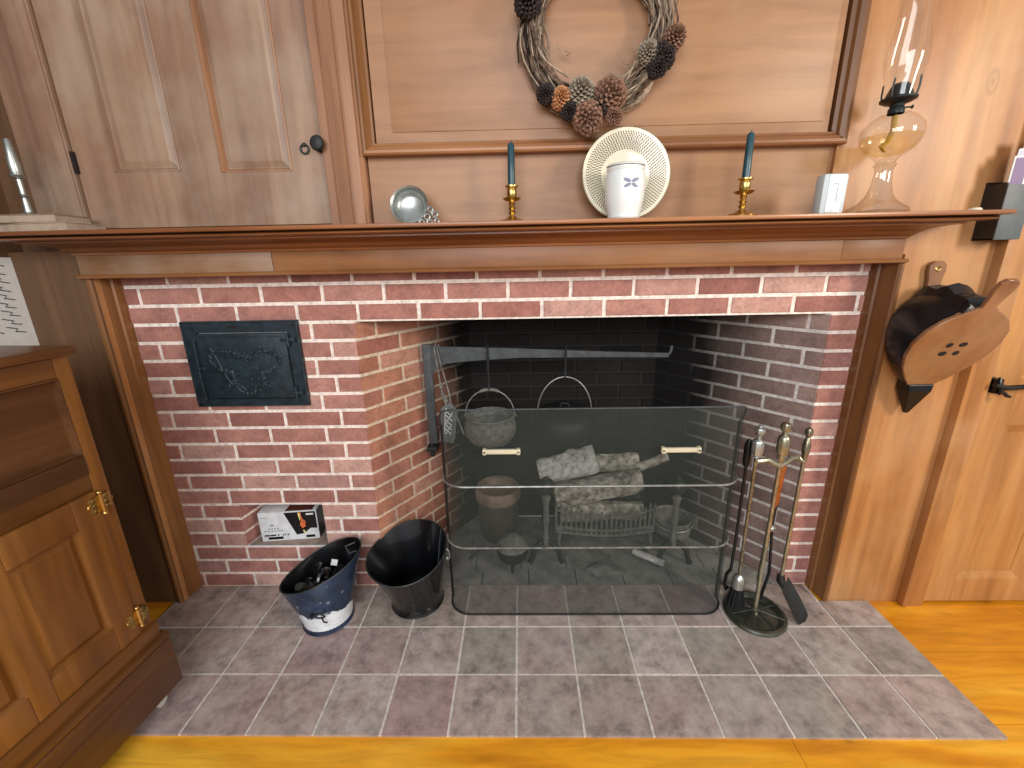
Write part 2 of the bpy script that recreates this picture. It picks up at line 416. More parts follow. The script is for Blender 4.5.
mb = MB(); mb.box(-1.62, -1.472, YW+.043, YW+.049, 1.36, 2.5)  # sheet over the wall in shade, the shade put into its colour
struct('wall_recess', mb, 'dark_panel', 'recessed board above left end of the mantel, darkened for shade', 'panel')
# overmantel strip behind the candlesticks
mb = MB(); mb.box(-.445, .927, YW+.012, YW+.026, 1.40, 1.62)
struct('wall_strip', mb, 'overmantel_pine', 'pine strip behind the candlesticks under the ledge', 'panel')
# overmantel panel
mb = MB()
mb.box(-.41, .89, YW, YW+.03, 1.64, 2.5)
struct('wall_overmantel', mb, 'overmantel_pine', 'wide pine overmantel panel behind the twig wreath', 'panel')
mb = MB(); mb.box(-.36, .872, YW-.0028, YW+.01, 1.668, 2.5, bev=.002)
struct('wall_field', mb, 'overmantel_pine', 'raised field of the overmantel panel', 'panel')
# ledge moulding below it (mitred frame: bottom, left, right)
def frame_mould(mb, prof, x0, x1, z0, ztop, sides='blr'):
    """prof: (inward offset, projection toward the room)"""
    for i in range(len(prof)-1):
        (o0, p0), (o1, p1) = prof[i], prof[i+1]
        y0, y1 = YW-p0, YW-p1
        if 'b' in sides: mb.add([(x0+o0, y0, z0+o0), (x1-o0, y0, z0+o0), (x1-o1, y1, z0+o1), (x0+o1, y1, z0+o1)], [(0, 1, 2, 3)])
        if 'l' in sides: mb.add([(x0+o0, y0, z0+o0), (x0+o1, y1, z0+o1), (x0+o1, y1, ztop), (x0+o0, y0, ztop)], [(0, 1, 2, 3)])
        if 'r' in sides: mb.add([(x1-o0, y0, z0+o0), (x1-o0, y0, ztop), (x1-o1, y1, ztop), (x1-o1, y1, z0+o1)], [(0, 1, 2, 3)])
PM = [(0, -.03), (0, .022), (.005, .026), (.012, .026), (.015, .018), (.02, .02), (.028, .008), (.034, .006), (.034, -.01)]
mb = MB(); frame_mould(mb, PM, -.448, .937, 1.606, 2.5, 'b')
struct('trim_1', mb, 'moulding_pine', 'moulded ledge along bottom of the overmantel panel', 'moulding', fix=False)
mb = MB(); frame_mould(mb, PM, -.448, .945, 1.606, 2.5, 'l')
struct('trim_2', mb, 'surround_wood', 'ribbed orange moulding along left edge of overmantel panel', 'moulding', fix=False)
PR = [(0, -.03), (0, .02), (.012, .023), (.024, .018), (.028, .008), (.038, .004), (.038, -.01)]
mb = MB(); frame_mould(mb, PR, -.448, .937, 1.606, 2.5, 'r')
struct('trim_3', mb, 'surround_wood', 'brown upright moulding at right edge of overmantel panel', 'moulding', fix=False)
# moulded post between cupboard door and overmantel
mb = MB()
prof = [(-.568, .0), (-.568, .012), (-.545, .012), (-.541, .006), (-.537, .006), (-.534, .012), (-.50, .016), (-.497, .010), (-.493, .010), (-.490, .016), (-.462, .016), (-.458, .010), (-.452, .012), (-.449, .006), (-.449, -.03)]
for (a, p), (b, q) in zip(prof[:-1], prof[1:]):
    mb.add([(a, YW-p, 1.39), (b, YW-q, 1.39), (b, YW-q, 2.5), (a, YW-p, 2.5)], [(0, 1, 2, 3)])
struct('trim_4', mb, 'moulding_upright', 'beaded wooden post between cupboard door and overmantel', 'moulding', fix=False)
# casing left of the cupboard door
mb = MB(); mb.box(-1.475, -1.326, YW-.012, YW+.02, 1.39, 2.5, bev=.003); mb.box(-1.40, -1.33, YW-.018, YW-.008, 1.39, 2.5, bev=.003)
struct('trim_5', mb, 'pine_left', 'reddish brown casing left of the cupboard door', 'casing')
# surrounds of the brick face
def surround(sign, xin, xout):
    mb = MB()
    # reveal profile from brick (y=.005) to the front
    pr = [(xin, .005), (xin, -.03), (xin+sign*.006, -.034), (xin+sign*.006, -.058), (xin+sign*.012, -.066), (xin+sign*.012, -.09), (xin+sign*.018, -.096), (xin+sign*.026, -.096), (xout, -.088), (xout, .005)]
    mb.prism(pr, .004, 1.276, plane='xy'); return mb
struct('trim_6', surround(-1, -1.362, -1.392), 'surround_wood', 'left wooden edge moulding of the fireplace opening', 'moulding')
struct('trim_7', surround(1, 1.160, 1.192), 'surround_wood', 'right wooden edge moulding of the fireplace opening', 'moulding')
# right: door casing and door
mb = MB(); mb.box(1.455, 1.530, YW-.032, YW+.03, .0, 2.4, bev=.004)
struct('trim_8', mb, 'pine_right', 'pine door casing right of the hanging bellows', 'casing')
mb = MB(); mb.box(1.47, 2.6, YW-.03, YW, -.012, .0)
struct('trim_9', mb, 'pine_floor', 'worn pine door sill under the board door', 'sill')
DY = YW-.012
mb = MB()
X0, X1 = 1.535, 2.32
gp = MB(); gp.box(1.5305, 1.5345, DY+.004, DY+.03, .0, 2.0); struct('door_gap', gp, 'dark_gap', 'dark crack between door casing and panelled door', 'gap')
for (a, b, c, d) in ((X0, 1.645, .008, 2.0), (X1-.11, X1, .008, 2.0), (1.645, X1-.11, .008, .11), (1.645, X1-.11, .735, .90), (1.645, X1-.11, 1.9, 2.0), (1.88, 1.98, .11, .735), (1.88, 1.98, .90, 1.9)):
    mb.box(a, b, DY, DY+.03, c, d, bev=.002)
for a, b in ((1.645, 1.88), (1.98, X1-.11)):
    for c, d in ((.11, .735), (.90, 1.9)):
        mb.box(a, b, DY+.013, DY+.025, c, d)
        i = .028
        mb.add([(a, DY+.001, c), (b, DY+.001, c), (b, DY+.001, d), (a, DY+.001, d), (a+i, DY+.012, c+i), (b-i, DY+.012, c+i), (b-i, DY+.012, d-i), (a+i, DY+.012, d-i)], [(0, 1, 5, 4), (1, 2, 6, 5), (2, 3, 7, 6), (3, 0, 4, 7)])
door = struct('door_1', mb, 'pine_door', 'pale panelled pine door with black iron latch at the right', 'door', smooth=False)
mb = MB()
mb.box(1.522, 1.545, DY-.032, DY+.005, .83, .88, bev=.004); mb.tube([(1.512, DY-.036, .862), (1.55, DY-.038, .852), (1.70, DY-.03, .857), (1.80, DY-.02, .857)], [.008, .009, .007, .007], 8)
mb.tube([(1.53, DY-.03, .885), (1.525, DY-.036, .87), (1.53, DY-.04, .85), (1.535, DY-.036, .83)], [.004, .006, .006, .004], 8)
mb.tube([(1.545, DY-.03, .84), (1.56, DY-.036, .825), (1.575, DY-.034, .82)], [.006, .006, .004], 8)
mb.box(1.70, 1.73, DY-.026, DY+.002, .78, .95, bev=.004)
mb.v = [(p[0]+.014, p[1], p[2]+.028) for p in mb.v]
lt = struct('door_latch', mb, 'black_metal', parent=door); lt['label'] = 'black iron thumb latch'

# ------------------------------------------------------------------ brick fireplace
fp = thing('brick_fireplace', 'rose red brick fireplace with splayed sides and sooty firebox', 'fireplace', (0, 0, 0))
def bricks(mb, courses, origin, d, nrm, width_fn, offs_fn, mat=0, depth=.02, bp=BP, ch=CH):
    """brick boxes on a plane: origin + d*s + z; nrm points into the wall"""
    O = Vector(origin); D = Vector(d).normalized(); Nn = Vector(nrm).normalized()
    g = .0054
    for c in courses:
        z0, z1 = c*ch+g, min((c+1)*ch-g, 1.297) if c < 20 else 0
        for (s0, s1) in width_fn(c):
            o = offs_fn(c, s0); k = math.floor((s0-o)/bp)-1
            while True:
                a = o+k*bp; b = a+bp; k += 1
                if a > s1: break
                a2, b2 = max(a+g, s0), min(b-g, s1)
                if b2-a2 < .012: continue
                j = random.uniform(-.0012, .0015); q = random.uniform(-.0012, .0012)
                P = [O+D*(a2+q)+Vector((0, 0, z0)), O+D*(b2+q)+Vector((0, 0, z0)), O+D*(b2+q)+Vector((0, 0, z1)), O+D*(a2+q)+Vector((0, 0, z1))]
                e = .0025
                P2 = [O+D*(a2+e)+Vector((0, 0, z0+e)), O+D*(b2-e)+Vector((0, 0, z0+e)), O+D*(b2-e)+Vector((0, 0, z1-e)), O+D*(a2+e)+Vector((0, 0, z1-e))]
                vs = [p+Nn*(.006) for p in P]+[p+Nn*j for p in P2]
                mb.add(vs, [(0, 1, 5, 4), (1, 2, 6, 5), (2, 3, 7, 6), (3, 0, 4, 7), (4, 5, 6, 7)], mat)
XL, XR, AL, AR = -1.366, 1.166, -.575, 1.062
NX0, NX1, NC0, NC1 = -1.128, -.795, 3, 6
def widths(c):
    segs = [(XL, XR)]
    def cut(segs, a, b):
        out = []
        for s0, s1 in segs:
            if a <= s0 and b >= s1: continue
            if b <= s0 or a >= s1: out.append((s0, s1)); continue
            if a > s0: out.append((s0, a))
            if b < s1: out.append((b, s1))
        return out
    if c < 17: segs = cut(segs, AL, AR)
    if NC0 <= c < NC1: segs = cut(segs, NX0, NX1)
    if 12.4 < c+1 and c < 17.0 and c >= 13: segs = cut(segs, -1.17, -.79)
    return segs
# one measured vertical joint per course (right of the oven door and niche), another for the short runs at the left edge
JO = {19: -1.205, 18: -1.313, 17: -.772, 16: -.731, 15: -.668, 14: -.732, 13: -.667, 12: -.731, 11: -.668, 10: -.733, 9: -.668, 8: -.731, 7: -.667, 6: -.734, 5: -.667, 4: -.727, 3: -.66, 2: -1.138, 1: -1.236, 0: -1.132}
JL = {16: -1.366, 15: -1.288, 14: -1.366, 13: -1.277, 5: -1.28, 4: -1.21, 3: -1.25}
def joint(c, s0): return JL[c] if (c in JL and s0 < -1.3) else JO[c]
mb = MB()
bricks(mb, range(0, 20), (0, 0, 0), (1, 0, 0), (0, 1, 0), widths, joint)
y = .0045
for (a, b, c, d) in ((XL, NX0, 0, 1.298), (NX0, NX1, 0, NC0*CH), (NX0, NX1, NC1*CH, 1.298), (NX1, AL, 0, 1.298), (AL, AR, 17*CH, 1.298), (AR, XR, 0, 1.298)):
    mb.add([(a, y, c), (b, y, c), (b, y, d), (a, y, d)], [(0, 1, 2, 3)], 1)
mb.build('brick_face', ['brick_rose', 'mortar'], fp, smooth=False, fix=False)
# lintel underside and throat
mb = MB(); mb.box(AL-.02, AR+.02, .007, .11, 17*CH+.001, 17*CH+.30)
mb.build('lintel', 'soot', fp, smooth=False)
# jambs
DEP = .50
tl = math.tan(math.radians(34)); tr_ = math.tan(math.radians(40))
BL, BR = AL+DEP*tl, AR-DEP*tr_
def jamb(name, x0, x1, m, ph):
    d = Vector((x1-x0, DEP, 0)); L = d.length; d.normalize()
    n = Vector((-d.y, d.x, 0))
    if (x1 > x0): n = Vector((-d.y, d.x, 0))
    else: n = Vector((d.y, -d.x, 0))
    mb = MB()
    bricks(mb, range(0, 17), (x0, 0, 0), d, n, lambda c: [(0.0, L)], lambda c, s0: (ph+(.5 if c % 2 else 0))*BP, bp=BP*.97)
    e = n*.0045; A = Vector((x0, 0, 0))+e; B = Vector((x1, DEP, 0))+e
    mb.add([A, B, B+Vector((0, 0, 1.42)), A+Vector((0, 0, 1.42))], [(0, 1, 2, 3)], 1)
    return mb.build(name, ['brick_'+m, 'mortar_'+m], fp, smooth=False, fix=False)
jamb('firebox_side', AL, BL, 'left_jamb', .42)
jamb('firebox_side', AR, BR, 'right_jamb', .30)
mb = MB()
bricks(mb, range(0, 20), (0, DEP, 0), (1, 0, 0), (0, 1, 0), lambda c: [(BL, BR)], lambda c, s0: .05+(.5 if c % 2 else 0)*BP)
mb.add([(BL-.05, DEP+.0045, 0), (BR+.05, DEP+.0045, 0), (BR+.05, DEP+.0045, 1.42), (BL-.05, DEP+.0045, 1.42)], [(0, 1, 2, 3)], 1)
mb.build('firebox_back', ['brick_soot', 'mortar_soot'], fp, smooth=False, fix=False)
mb = MB(); mb.box(AL-.03, AR+.03, .10, DEP+.03, 1.41, 1.44)
mb.prism([(.11, 1.411), (.30, 1.411), (.49, 1.16), (.499, 1.16), (.499, 1.43), (.11, 1.43)][2:5]+[(.25, 1.41)], BL-.02, BR+.02, plane='yz')
mb.build('throat', 'soot', fp, smooth=False)
# ash covered brick floor of the firebox
mb = MB(); random.seed(3)
yy = .0
row = 0
while yy < DEP:
    y1 = min(yy+.1, DEP); xa = AL+yy*tl; xb = AR-yy*tr_
    x = xa-(.1 if row % 2 else 0)
    while x < xb:
        a, b = max(x+.002, xa), min(x+.2-.002, xb)
        if b-a > .01: mb.box(a, b, yy+.002, y1-.002, -.02, .002+random.uniform(-.001, .001))
        x += .2
    yy += .1; row += 1
mb.box(AL, AR, .0, DEP, -.03, -.004)
mb.build('firebox_floor', 'ash_floor', fp, smooth=False)
# niche (wood box hole)
mb = MB(); nz0, nz1, nd = NC0*CH+.004, NC1*CH-.004, .17
mb.add([(NX0, .0045, nz0), (NX1, .0045, nz0), (NX1, nd, nz0), (NX0+.04, nd, nz0)], [(0, 1, 2, 3)], 2)
mb.add([(NX0, .0045, nz1), (NX1, .0045, nz1), (NX1, nd, nz1), (NX0+.04, nd, nz1)], [(0, 3, 2, 1)], 1)
mb.add([(NX1, .0045, nz0), (NX1, .0045, nz1), (NX1, nd, nz1), (NX1, nd, nz0)], [(0, 1, 2, 3)], 1)
mb.add([(NX0, nd, nz0), (NX1, nd, nz0), (NX1, nd, nz1), (NX0, nd, nz1)], [(0, 1, 2, 3)], 1)
dl = Vector((.04, nd, 0)); Ll = dl.length
mb.add([(NX0-.004, .0045, nz0), (NX0+.036, nd, nz0), (NX0+.036, nd, nz1), (NX0-.004, .0045, nz1)], [(0, 1, 2, 3)], 1)
bricks(mb, range(NC0, NC1), (NX0, 0, 0), dl, (-1, .2, 0), lambda c: [(0, Ll)], lambda c, s0: -.1)
mb.build('niche', ['brick_rose', 'mortar', 'stone_sill'], fp, smooth=False, fix=False)

# hearth
mb = MB(); TW, TD, TX = .19584, .18952, -.21979
HX0, HX1 = -1.415, 1.347
rows = [(-.59, -.4006), (-.4006, -.2112), (-.2112, -.0005)]
for (a, b) in rows:
    for k in range(-8, 9):
        x0, x1 = max(TX+k*TW, HX0), min(TX+(k+1)*TW, HX1)
        if x1-x0 < .02: continue
        segs = [(x0, x1)]
        bb = b
        if b > -.1:
            if x0 < -1.392: x0 = x0
            if x1 > 1.192 and x0 < 1.192: segs = [(x0, 1.192), (1.192, x1)]
            if x0 < -1.392: segs = [(x0, -1.392), (-1.392, x1)]
        for (p, q) in segs:
            b2 = b
            if b > -.1 and (p >= 1.15 or q <= -1.37): b2 = YW-.006
            if q-p < .012: continue
            e = .0042
            mb.box(p+(e if p == x0 else 0), q-(e if q == x1 else 0), a+e, b2-(e if b < -.1 else .001), -.02, .003+random.uniform(-.0008, .0008), 0)
mb.box(HX0+.004, HX1-.004, -.5845, YW-.003, -.03, .0005, 1); mb.box(-1.36, 1.158, YW-.003, -.0005, -.03, .0005, 1)
tag(mb.build('hearth', ['hearth_tile', 'grout'], smooth=False), 'hearth of square grey and plum stone tiles with pale grout', 'hearth')

# ------------------------------------------------------------------ mantel shelf
ms = thing('mantel_shelf', 'long reddish brown moulded wooden mantel shelf over the brick', 'mantel', (0, YW, 1.26))
def sweep(mb, prof, x0, xe, yb, ywall):
    L = len(prof); rings = [[], [], []]
    for (o, z) in prof:
        rings[0].append((x0, yb-o, z)); rings[1].append((xe+o, yb-o, z)); rings[2].append((xe+o, ywall, z))
    vs = rings[0]+rings[1]+rings[2]; fs = []
    for r in range(2):
        for i in range(L-1): fs.append((r*L+i, r*L+i+1, (r+1)*L+i+1, (r+1)*L+i))
    mb.add(vs, fs)
def bez(p0, p1, p2, n=5): return [((1-t)**2*p0[0]+2*t*(1-t)*p1[0]+t*t*p2[0], (1-t)**2*p0[1]+2*t*(1-t)*p1[1]+t*t*p2[1]) for t in [i/n for i in range(n+1)]]
XE, XW = 1.162, -1.386
crown = [(0, 1.346), (.008, 1.346), (.010, 1.352)]+bez((.014, 1.354), (.03, 1.376), (.088, 1.379))+[(.088, 1.384)]
def sweep2(mb, prof):
    L = len(prof); rings = [[], [], [], []]
    for (o, z) in prof:
        rings[0].append((XW-o, YW, z)); rings[1].append((XW-o, -.10-o, z)); rings[2].append((XE+o, -.10-o, z)); rings[3].append((XE+o, YW, z))
    mb.add([p for r in rings for p in r], [(r*L+i, r*L+i+1, (r+1)*L+i+1, (r+1)*L+i) for r in range(3) for i in range(L-1)])
mb = MB(); sweep2(mb, crown); mb.build('crown_moulding', 'mantel_wood', ms, fix=False)
mb = MB(); sweep2(mb, [(0.0, 1.3845), (.118, 1.3845)]+bez((.118, 1.3845), (.142, 1.387), (.122, 1.395), 5)+[(.120, 1.397), (.132, 1.397)]); mb.build('bed_moulding', 'mantel_wood', ms, fix=False)
mb = MB(); mb.box(XW-.152, XE+.150, -.25, YW-.001, 1.397, 1.4085, bev=.004); mb.build('shelf_board', 'mantel_wood', ms)
mb = MB(); mb.box(-1.392, -.771, -.1, YW-.001, 1.284, 1.347, bev=.001); mb.build('frieze', 'frieze_pale', ms)
mb = MB(); mb.box(-.769, .985, -.1, YW-.001, 1.284, 1.347, bev=.001); mb.build('frieze', 'frieze_wood', ms)
mb = MB(); mb.box(.987, 1.172, -.098, YW-.001, 1.287, 1.347, bev=.002); mb.build('frieze', 'frieze_wood', ms)
mb = MB(); mb.prism([(-.1, 1.274), (-.107, 1.276), (-.109, 1.281), (-.106, 1.285), (-.1, 1.287), (.004, 1.287), (.004, 1.274)], -1.40, 1.185, plane='yz'); mb.build('bead', 'frieze_wood', ms)

# ------------------------------------------------------------------ cupboard door (upper left)
cd = thing('cupboard_door', 'tall bleached brown panelled cupboard door above the mantel', 'door', (-.95, YW, 1.425))
mb = MB(); Y0 = YW-.004
cuts = [(-1.203, -1.006), (-.882, -.668)]
for (a, b, c, d) in ((-1.318, -1.203, 1.425, 2.45), (-1.006, -.882, 1.425, 2.45), (-.668, -.572, 1.425, 2.45), (-1.203, -1.006, 1.425, 1.582), (-.882, -.668, 1.425, 1.574), (-1.203, -1.006, 2.36, 2.45), (-.882, -.668, 2.36, 2.45)):
    mb.box(a, b, Y0, Y0+.02, c, d)
mb.build('door_frame', 'pine_left', cd, smooth=False)
for i, ((a, b), z0) in enumerate(zip(cuts, (1.582, 1.574))):
    mb = MB(); mb.box(a, b, Y0+.010, Y0+.019, z0, 2.36)
    e = .03; mb.add([(a+.012, Y0+.0105, z0+.012), (b-.012, Y0+.0105, z0+.012), (b-.012, Y0+.0105, 2.34), (a+.012, Y0+.0105, 2.34), (a+e, Y0+.005, z0+e), (b-e, Y0+.005, z0+e), (b-e, Y0+.005, 2.32), (a+e, Y0+.005, 2.32)], [(0, 1, 5, 4), (1, 2, 6, 5), (2, 3, 7, 6), (3, 0, 4, 7), (4, 5, 6, 7)])
    mb.build('panel', 'pine_left', cd, smooth=False)
    mb = MB()
    for (x0, x1, s) in ((a, a+(.014 if i else .007), 1), (b-.007, b, -1)):
        mb.prism([(x0, Y0+.010), (x0, Y0-.003 if s > 0 else Y0+.006), (x0+.3*(x1-x0), Y0-.004), (x0+.7*(x1-x0), Y0-.004), (x1, Y0-.003 if s < 0 else Y0+.006), (x1, Y0+.01)], z0, 2.36, plane='xy')
    mb.prism([(Y0+.010, z0), (Y0-.0015, z0), (Y0-.002, z0+.004), (Y0+.006, z0+.009), (Y0+.01, z0+.009)], a, b, plane='yz')
    mb.build('panel_moulding', 'moulding_upright' if i else 'pine_left', cd)
mb = MB(); mb.lathe([(.0001, -.003), (.02, -.003), (.02, .0), (.012, .004), (.008, .012), (.011, .016), (.018, .018), (.021, .024), (.017, .031), (.006, .034), (.0001, .0345)], (-.574, YW-.006, 1.640), 20, M=Matrix.Rotation(PI/2, 3, 'X'))
k = mb.build('knob', 'cast_iron', cd); k['label'] = 'dark iron knob'
mb = MB(); mb.tube(arc((-.622, YW-.008, 1.630), .012, 0, 2*PI, 16)[:-1], .003, 6, closed=True); mb.ball((-.622, YW-.006, 1.642), .006)
mb.build('ring_pull', 'pewter_dark', cd)
for z in (1.58, 2.1):
    mb = MB(); mb.box(-1.322, -1.312, YW-.014, YW-.004, z, z+.06, bev=.003); mb.build('hinge', 'dark_gap', cd)
for a, b in ((-.572, -.568), (-1.3255, -1.3185)):
    mb = MB(); mb.box(a, b, YW-.0015, YW+.01, 1.425, 2.45); mb.build('gap_strip', 'dark_gap' if a > -1 else 'dark_panel', cd, smooth=False)

# ------------------------------------------------------------------ cast iron oven door
od = thing('oven_door', 'black cast iron bake oven door with leafy relief in the brick', 'oven door', (-.977, -.004, .81))
mb = MB()
ox0, ox1, oz0, oz1 = -1.183, -.771, .811, 1.122
ix0, ix1, iz0, iz1 = -1.135, -.812, .838, 1.082
for (a, b, c, d) in ((ox0, ix0, oz0, oz1), (ix1, ox1, oz0, oz1), (ix0, ix1, oz0, iz0), (ix0, ix1, iz1, oz1)):
    mb.box(a, b, -.012, .003, c, d)
for p in ((ox0, ox1, -.016, -.01, oz1-.006, oz1), (ox0, ox0+.006, -.016, -.01, oz0, oz1), (ox1-.006, ox1, -.016, -.01, oz0, oz1), (ox0, ox1, -.016, -.01, oz0, oz0+.006)): mb.box(*p, bev=.002)
for sx in (ox0+.018, ox1-.018):
    for sz in (oz0+.018, oz1-.018): mb.ball((sx, -.013, sz), .005, sz=.6, n=8)
mb.build('door_surround', 'cast_iron_green', od, smooth=False)
mb = MB(); mb.box(ix0+.004, ix1-.004, -.020, -.004, iz0+.004, iz1-.003, bev=.005)
mb.box(ix0+.012, ix1-.012, -.023, -.018, iz1-.016, iz1-.010, bev=.002)
dp = mb.build('door_plate', 'cast_iron_green', od)
mb = MB(); random.seed(11)
cxm, czm = (ix0+ix1)/2, .955
def leaf(mb, x, z, a, L, wd):
    M = Matrix.Rotation(-a, 3, 'Y')
    mb.ball((x, -.0205, z), 1, n=10, sx=1, sy=1, sz=1, M=M @ Matrix.Diagonal((L, .0045, wd)))
for i in range(64):
    t_ = i/64*2*PI; rr = .075+.028*math.sin(3*t_)
    x = cxm+1.35*rr*math.cos(t_); z = czm+rr*.92*math.sin(t_)
    leaf(mb, x, z, t_+PI/2+random.uniform(-1.3, 1.3), random.uniform(.009, .017), random.uniform(.0035, .006))
for i in range(44):
    leaf(mb, cxm+random.uniform(-.10, .10), czm+random.uniform(-.07, .07), random.uniform(0, PI), random.uniform(.006, .013), .0035)
for sx in (-1, 1):
    mb.tube([(cxm+sx*(.015+.10*u), -.0198, czm-.08+.15*u*u+.012*math.sin(9*u)) for u in [i/12 for i in range(13)]], .0022, 6)
mb.build('leaf_relief', 'cast_iron_green', dp)
for zz in (1.055, .862):
    mb = MB(); mb.tube([(ix1+.004, -.022, zz-.024), (ix1+.004, -.022, zz+.024)], .006, 8); mb.box(ix1-.022, ix1+.03, -.026, -.018, zz-.006, zz+.006, bev=.002)
    mb.build('hinge', 'cast_iron_green', od)
mb = MB(); mb.box(ix0-.02, ix0+.02, -.026, -.012, .95, .962, bev=.003); mb.ball((ix0-.004, -.026, .956), .007, n=10)
mb.tube([(ix0-.004, -.024, .84), (ix0-.006, -.026, .93), (ix0-.004, -.024, 1.06)], .0022, 6)
mb.build('latch', 'cast_iron_green', od)
mb = MB(); mb.box(-1.02, -.985, -.0135, -.011, 1.098, 1.105)
mb.build('vent_slot', 'dark_gap', od, smooth=False)

# ------------------------------------------------------------------ carton in the niche
M = Matrix.Translation((-.970, .078, nz0+.0005)) @ Matrix.Rotation(math.radians(6), 4, 'Z')
ca = thing('carton', 'small white and black carton with flame picture in the brick niche', 'box', (-.970, .078, nz0))
W2, D2, H2 = .116, .040, .134
mb = MB(); mb.box(-W2, W2, -D2, D2, 0, H2, bev=.002, M=M); mb.build('carton_body', 'white_paint', ca)
F_ = lambda a, b: (a, b)
yf = -D2-.0006
mb = MB(); mb2 = MB(); mb3 = MB()
def plate(poly, mat, lift=0, side='f'):
    if side == 't': mb2.add([M @ Vector((a, b, H2+.0006)) for a, b in poly], [tuple(range(len(poly)))], 0); return
    if side == 'f': P = [M @ Vector((a, yf-lift, b)) for a, b in poly]
    else: P = [M @ Vector((a, b, H2+.0006+lift)) for a, b in poly]
    mb.add(P, [tuple(range(len(P)))], mat)
plate([(-W2+.003, .003), (W2-.003, .003), (W2-.003, H2-.003), (-W2+.003, H2-.003)], 4, -.0003)
plate([(-.014, H2-.004), (W2-.004, H2-.004), (W2-.004, .05), (.085, .052), (.055, .028), (.025, .024)], 0)
plate([(.044, .128), (.054, .128), (.056, .10), (.068, .085), (.066, .062), (.052, .052), (.044, .07), (.052, .095)], 2, .0004)
plate([(.042, .126), (.052, .126), (.050, .098), (.046, .088)], 3, .0008)
plate([(.053, .045), (.06, .045), (.061, .03), (.056, .027)], 3, .0008)
plate([(.074, .122), (.104, .122), (.104, .114), (.074, .114)], 4, .0004)
for (a, b, z) in ((-.09, -.03, .020), (.062, .098, .020)): plate([(a, z), (b, z), (b, z-.012), (a, z-.012)], 0, .0004)
for i, (a, b) in enumerate(((-.103, -.082), (-.080, -.056), (-.05, -.044), (-.030, -.024), (-.020, -.016), (-.010, -.004))):
    plate([(a, .031), (b, .031), (b-.002, .024), (a-.002, .024)], 0, .0004)
for a in range(6): plate([(-.10+a*.013, .05), (-.093+a*.013, .05), (-.093+a*.013, .0465), (-.10+a*.013, .0465)], 5, .0004)
for a in range(4): plate([(-.083+a*.011, .060), (-.075+a*.011, .060), (-.075+a*.011, .057), (-.083+a*.011, .057)], 5, .0004)
plate([(-.075, .08), (-.06, .08), (-.06, .07), (-.075, .07)], 6, .0004)
for a in range(3): plate([(-.108+a*.01, .113), (-.10+a*.01, .113), (-.10+a*.01, .109), (-.108+a*.01, .109)], 6, .0004)
mb3.add([M @ Vector((W2+.0006, a_, b_)) for a_, b_ in ((-D2+.002, .002), (D2-.002, .002), (D2-.002, H2-.002), (-D2+.002, H2-.002))], [(0, 1, 2, 3)], 0)
plate([(-.01, -D2+.004), (.10, -D2+.004), (.10, D2-.004), (-.005, D2-.004)], 7, 0, 't')
mb.build('printed_design', ['box_black', 'box_black', 'flame_orange', 'flame_yellow', 'white_paint', 'ink', 'grey_plastic', 'box_maroon'], ca, smooth=False)
mb2.build('top_print', 'box_maroon', ca, smooth=False); mb3.build('side_print', 'box_black', ca, smooth=False)

# ------------------------------------------------------------------ coal scuttles
def hod(name, label, base, r0, mouth, axis, a, b, zmid, tilt, mats, scene=False, h0=.03, tilt2=0.0):
    """flared scuttle with a sloping mouth; axis points from the lip to the high back"""
    root = thing(name, label, 'coal scuttle', (base[0], base[1], .003))
    ax = Vector((axis[0], axis[1])).normalized(); pe = Vector((-ax.y, ax.x))
    def ring(t, off=0.0, n=48):
        out = []
        for k in range(n):
            th = 2*PI*k/n; c, s = math.cos(th), math.sin(th)
            lipb = 1+.10*max(0, -c)**3                       # pouring lip
            mx_ = Vector(mouth)+ax*(c*(a-off)*lipb)+pe*(s*(b-off))
            mz = zmid+tilt*c+tilt2*s
            bx = Vector(base)+ax*(c*(r0-off))+pe*(s*(r0-off)); bz = h0
            e = t**1.25
            p = bx*(1-e)+mx_*e; z = bz+(mz-bz)*t
            out.append((p.x, p.y, z))
        return out
    n = 48; T = [0, .1, .2, .3, .4, .5, .6, .7, .85, 1.0]
    mb = MB(); outer = [ring(t) for t in T]; inner = [ring(t, .004) for t in reversed(T)]
    rings = outer+inner; vs = [p for r in rings for p in r]; fs = []; ms_ = []
    for i in range(len(rings)-1):
        for k in range(n): fs.append((i*n+k, i*n+(k+1) % n, (i+1)*n+(k+1) % n, (i+1)*n+k))
    fs.append(tuple((len(rings)-1)*n+k for k in range(n)))
    mb.add(vs, fs, 0)
    if scene:
        nf = len(T)-1
        for i in range(nf, len(rings)-1):
            for k in range(n): mb.m[i*n+k] = 1
        mb.m[-1] = 1
    body = mb.build('body', mats, root, fix=False)
    mb = MB(); mb.tube(ring(1.0, .002), .0026, 8, closed=True); mb.build('rim', 'pewter_dark', body)
    mb = MB(); q = Vector(base)
    mb.lathe([(r0*.93, .003), (r0*1.05, .003), (r0*1.06, .006), (r0*1.01, .014), (r0*1.0, h0+.003), (r0*.985, h0+.003)], (q.x, q.y, 0), 40)
    mb.build('base_ring', mats[0] if not scene else 'navy_enamel', root)
    return root, ax, pe, ring
h1, ax, pe, rg = hod('coal_scuttle', 'blue coal scuttle with painted white snow, filled with dark scraps', (-.748, -.162), .088, (-.750, -.137), (.91, .41), .142, .110, .222, .050, ['snow_scene', 'black_enamel'], True, h0=.018)
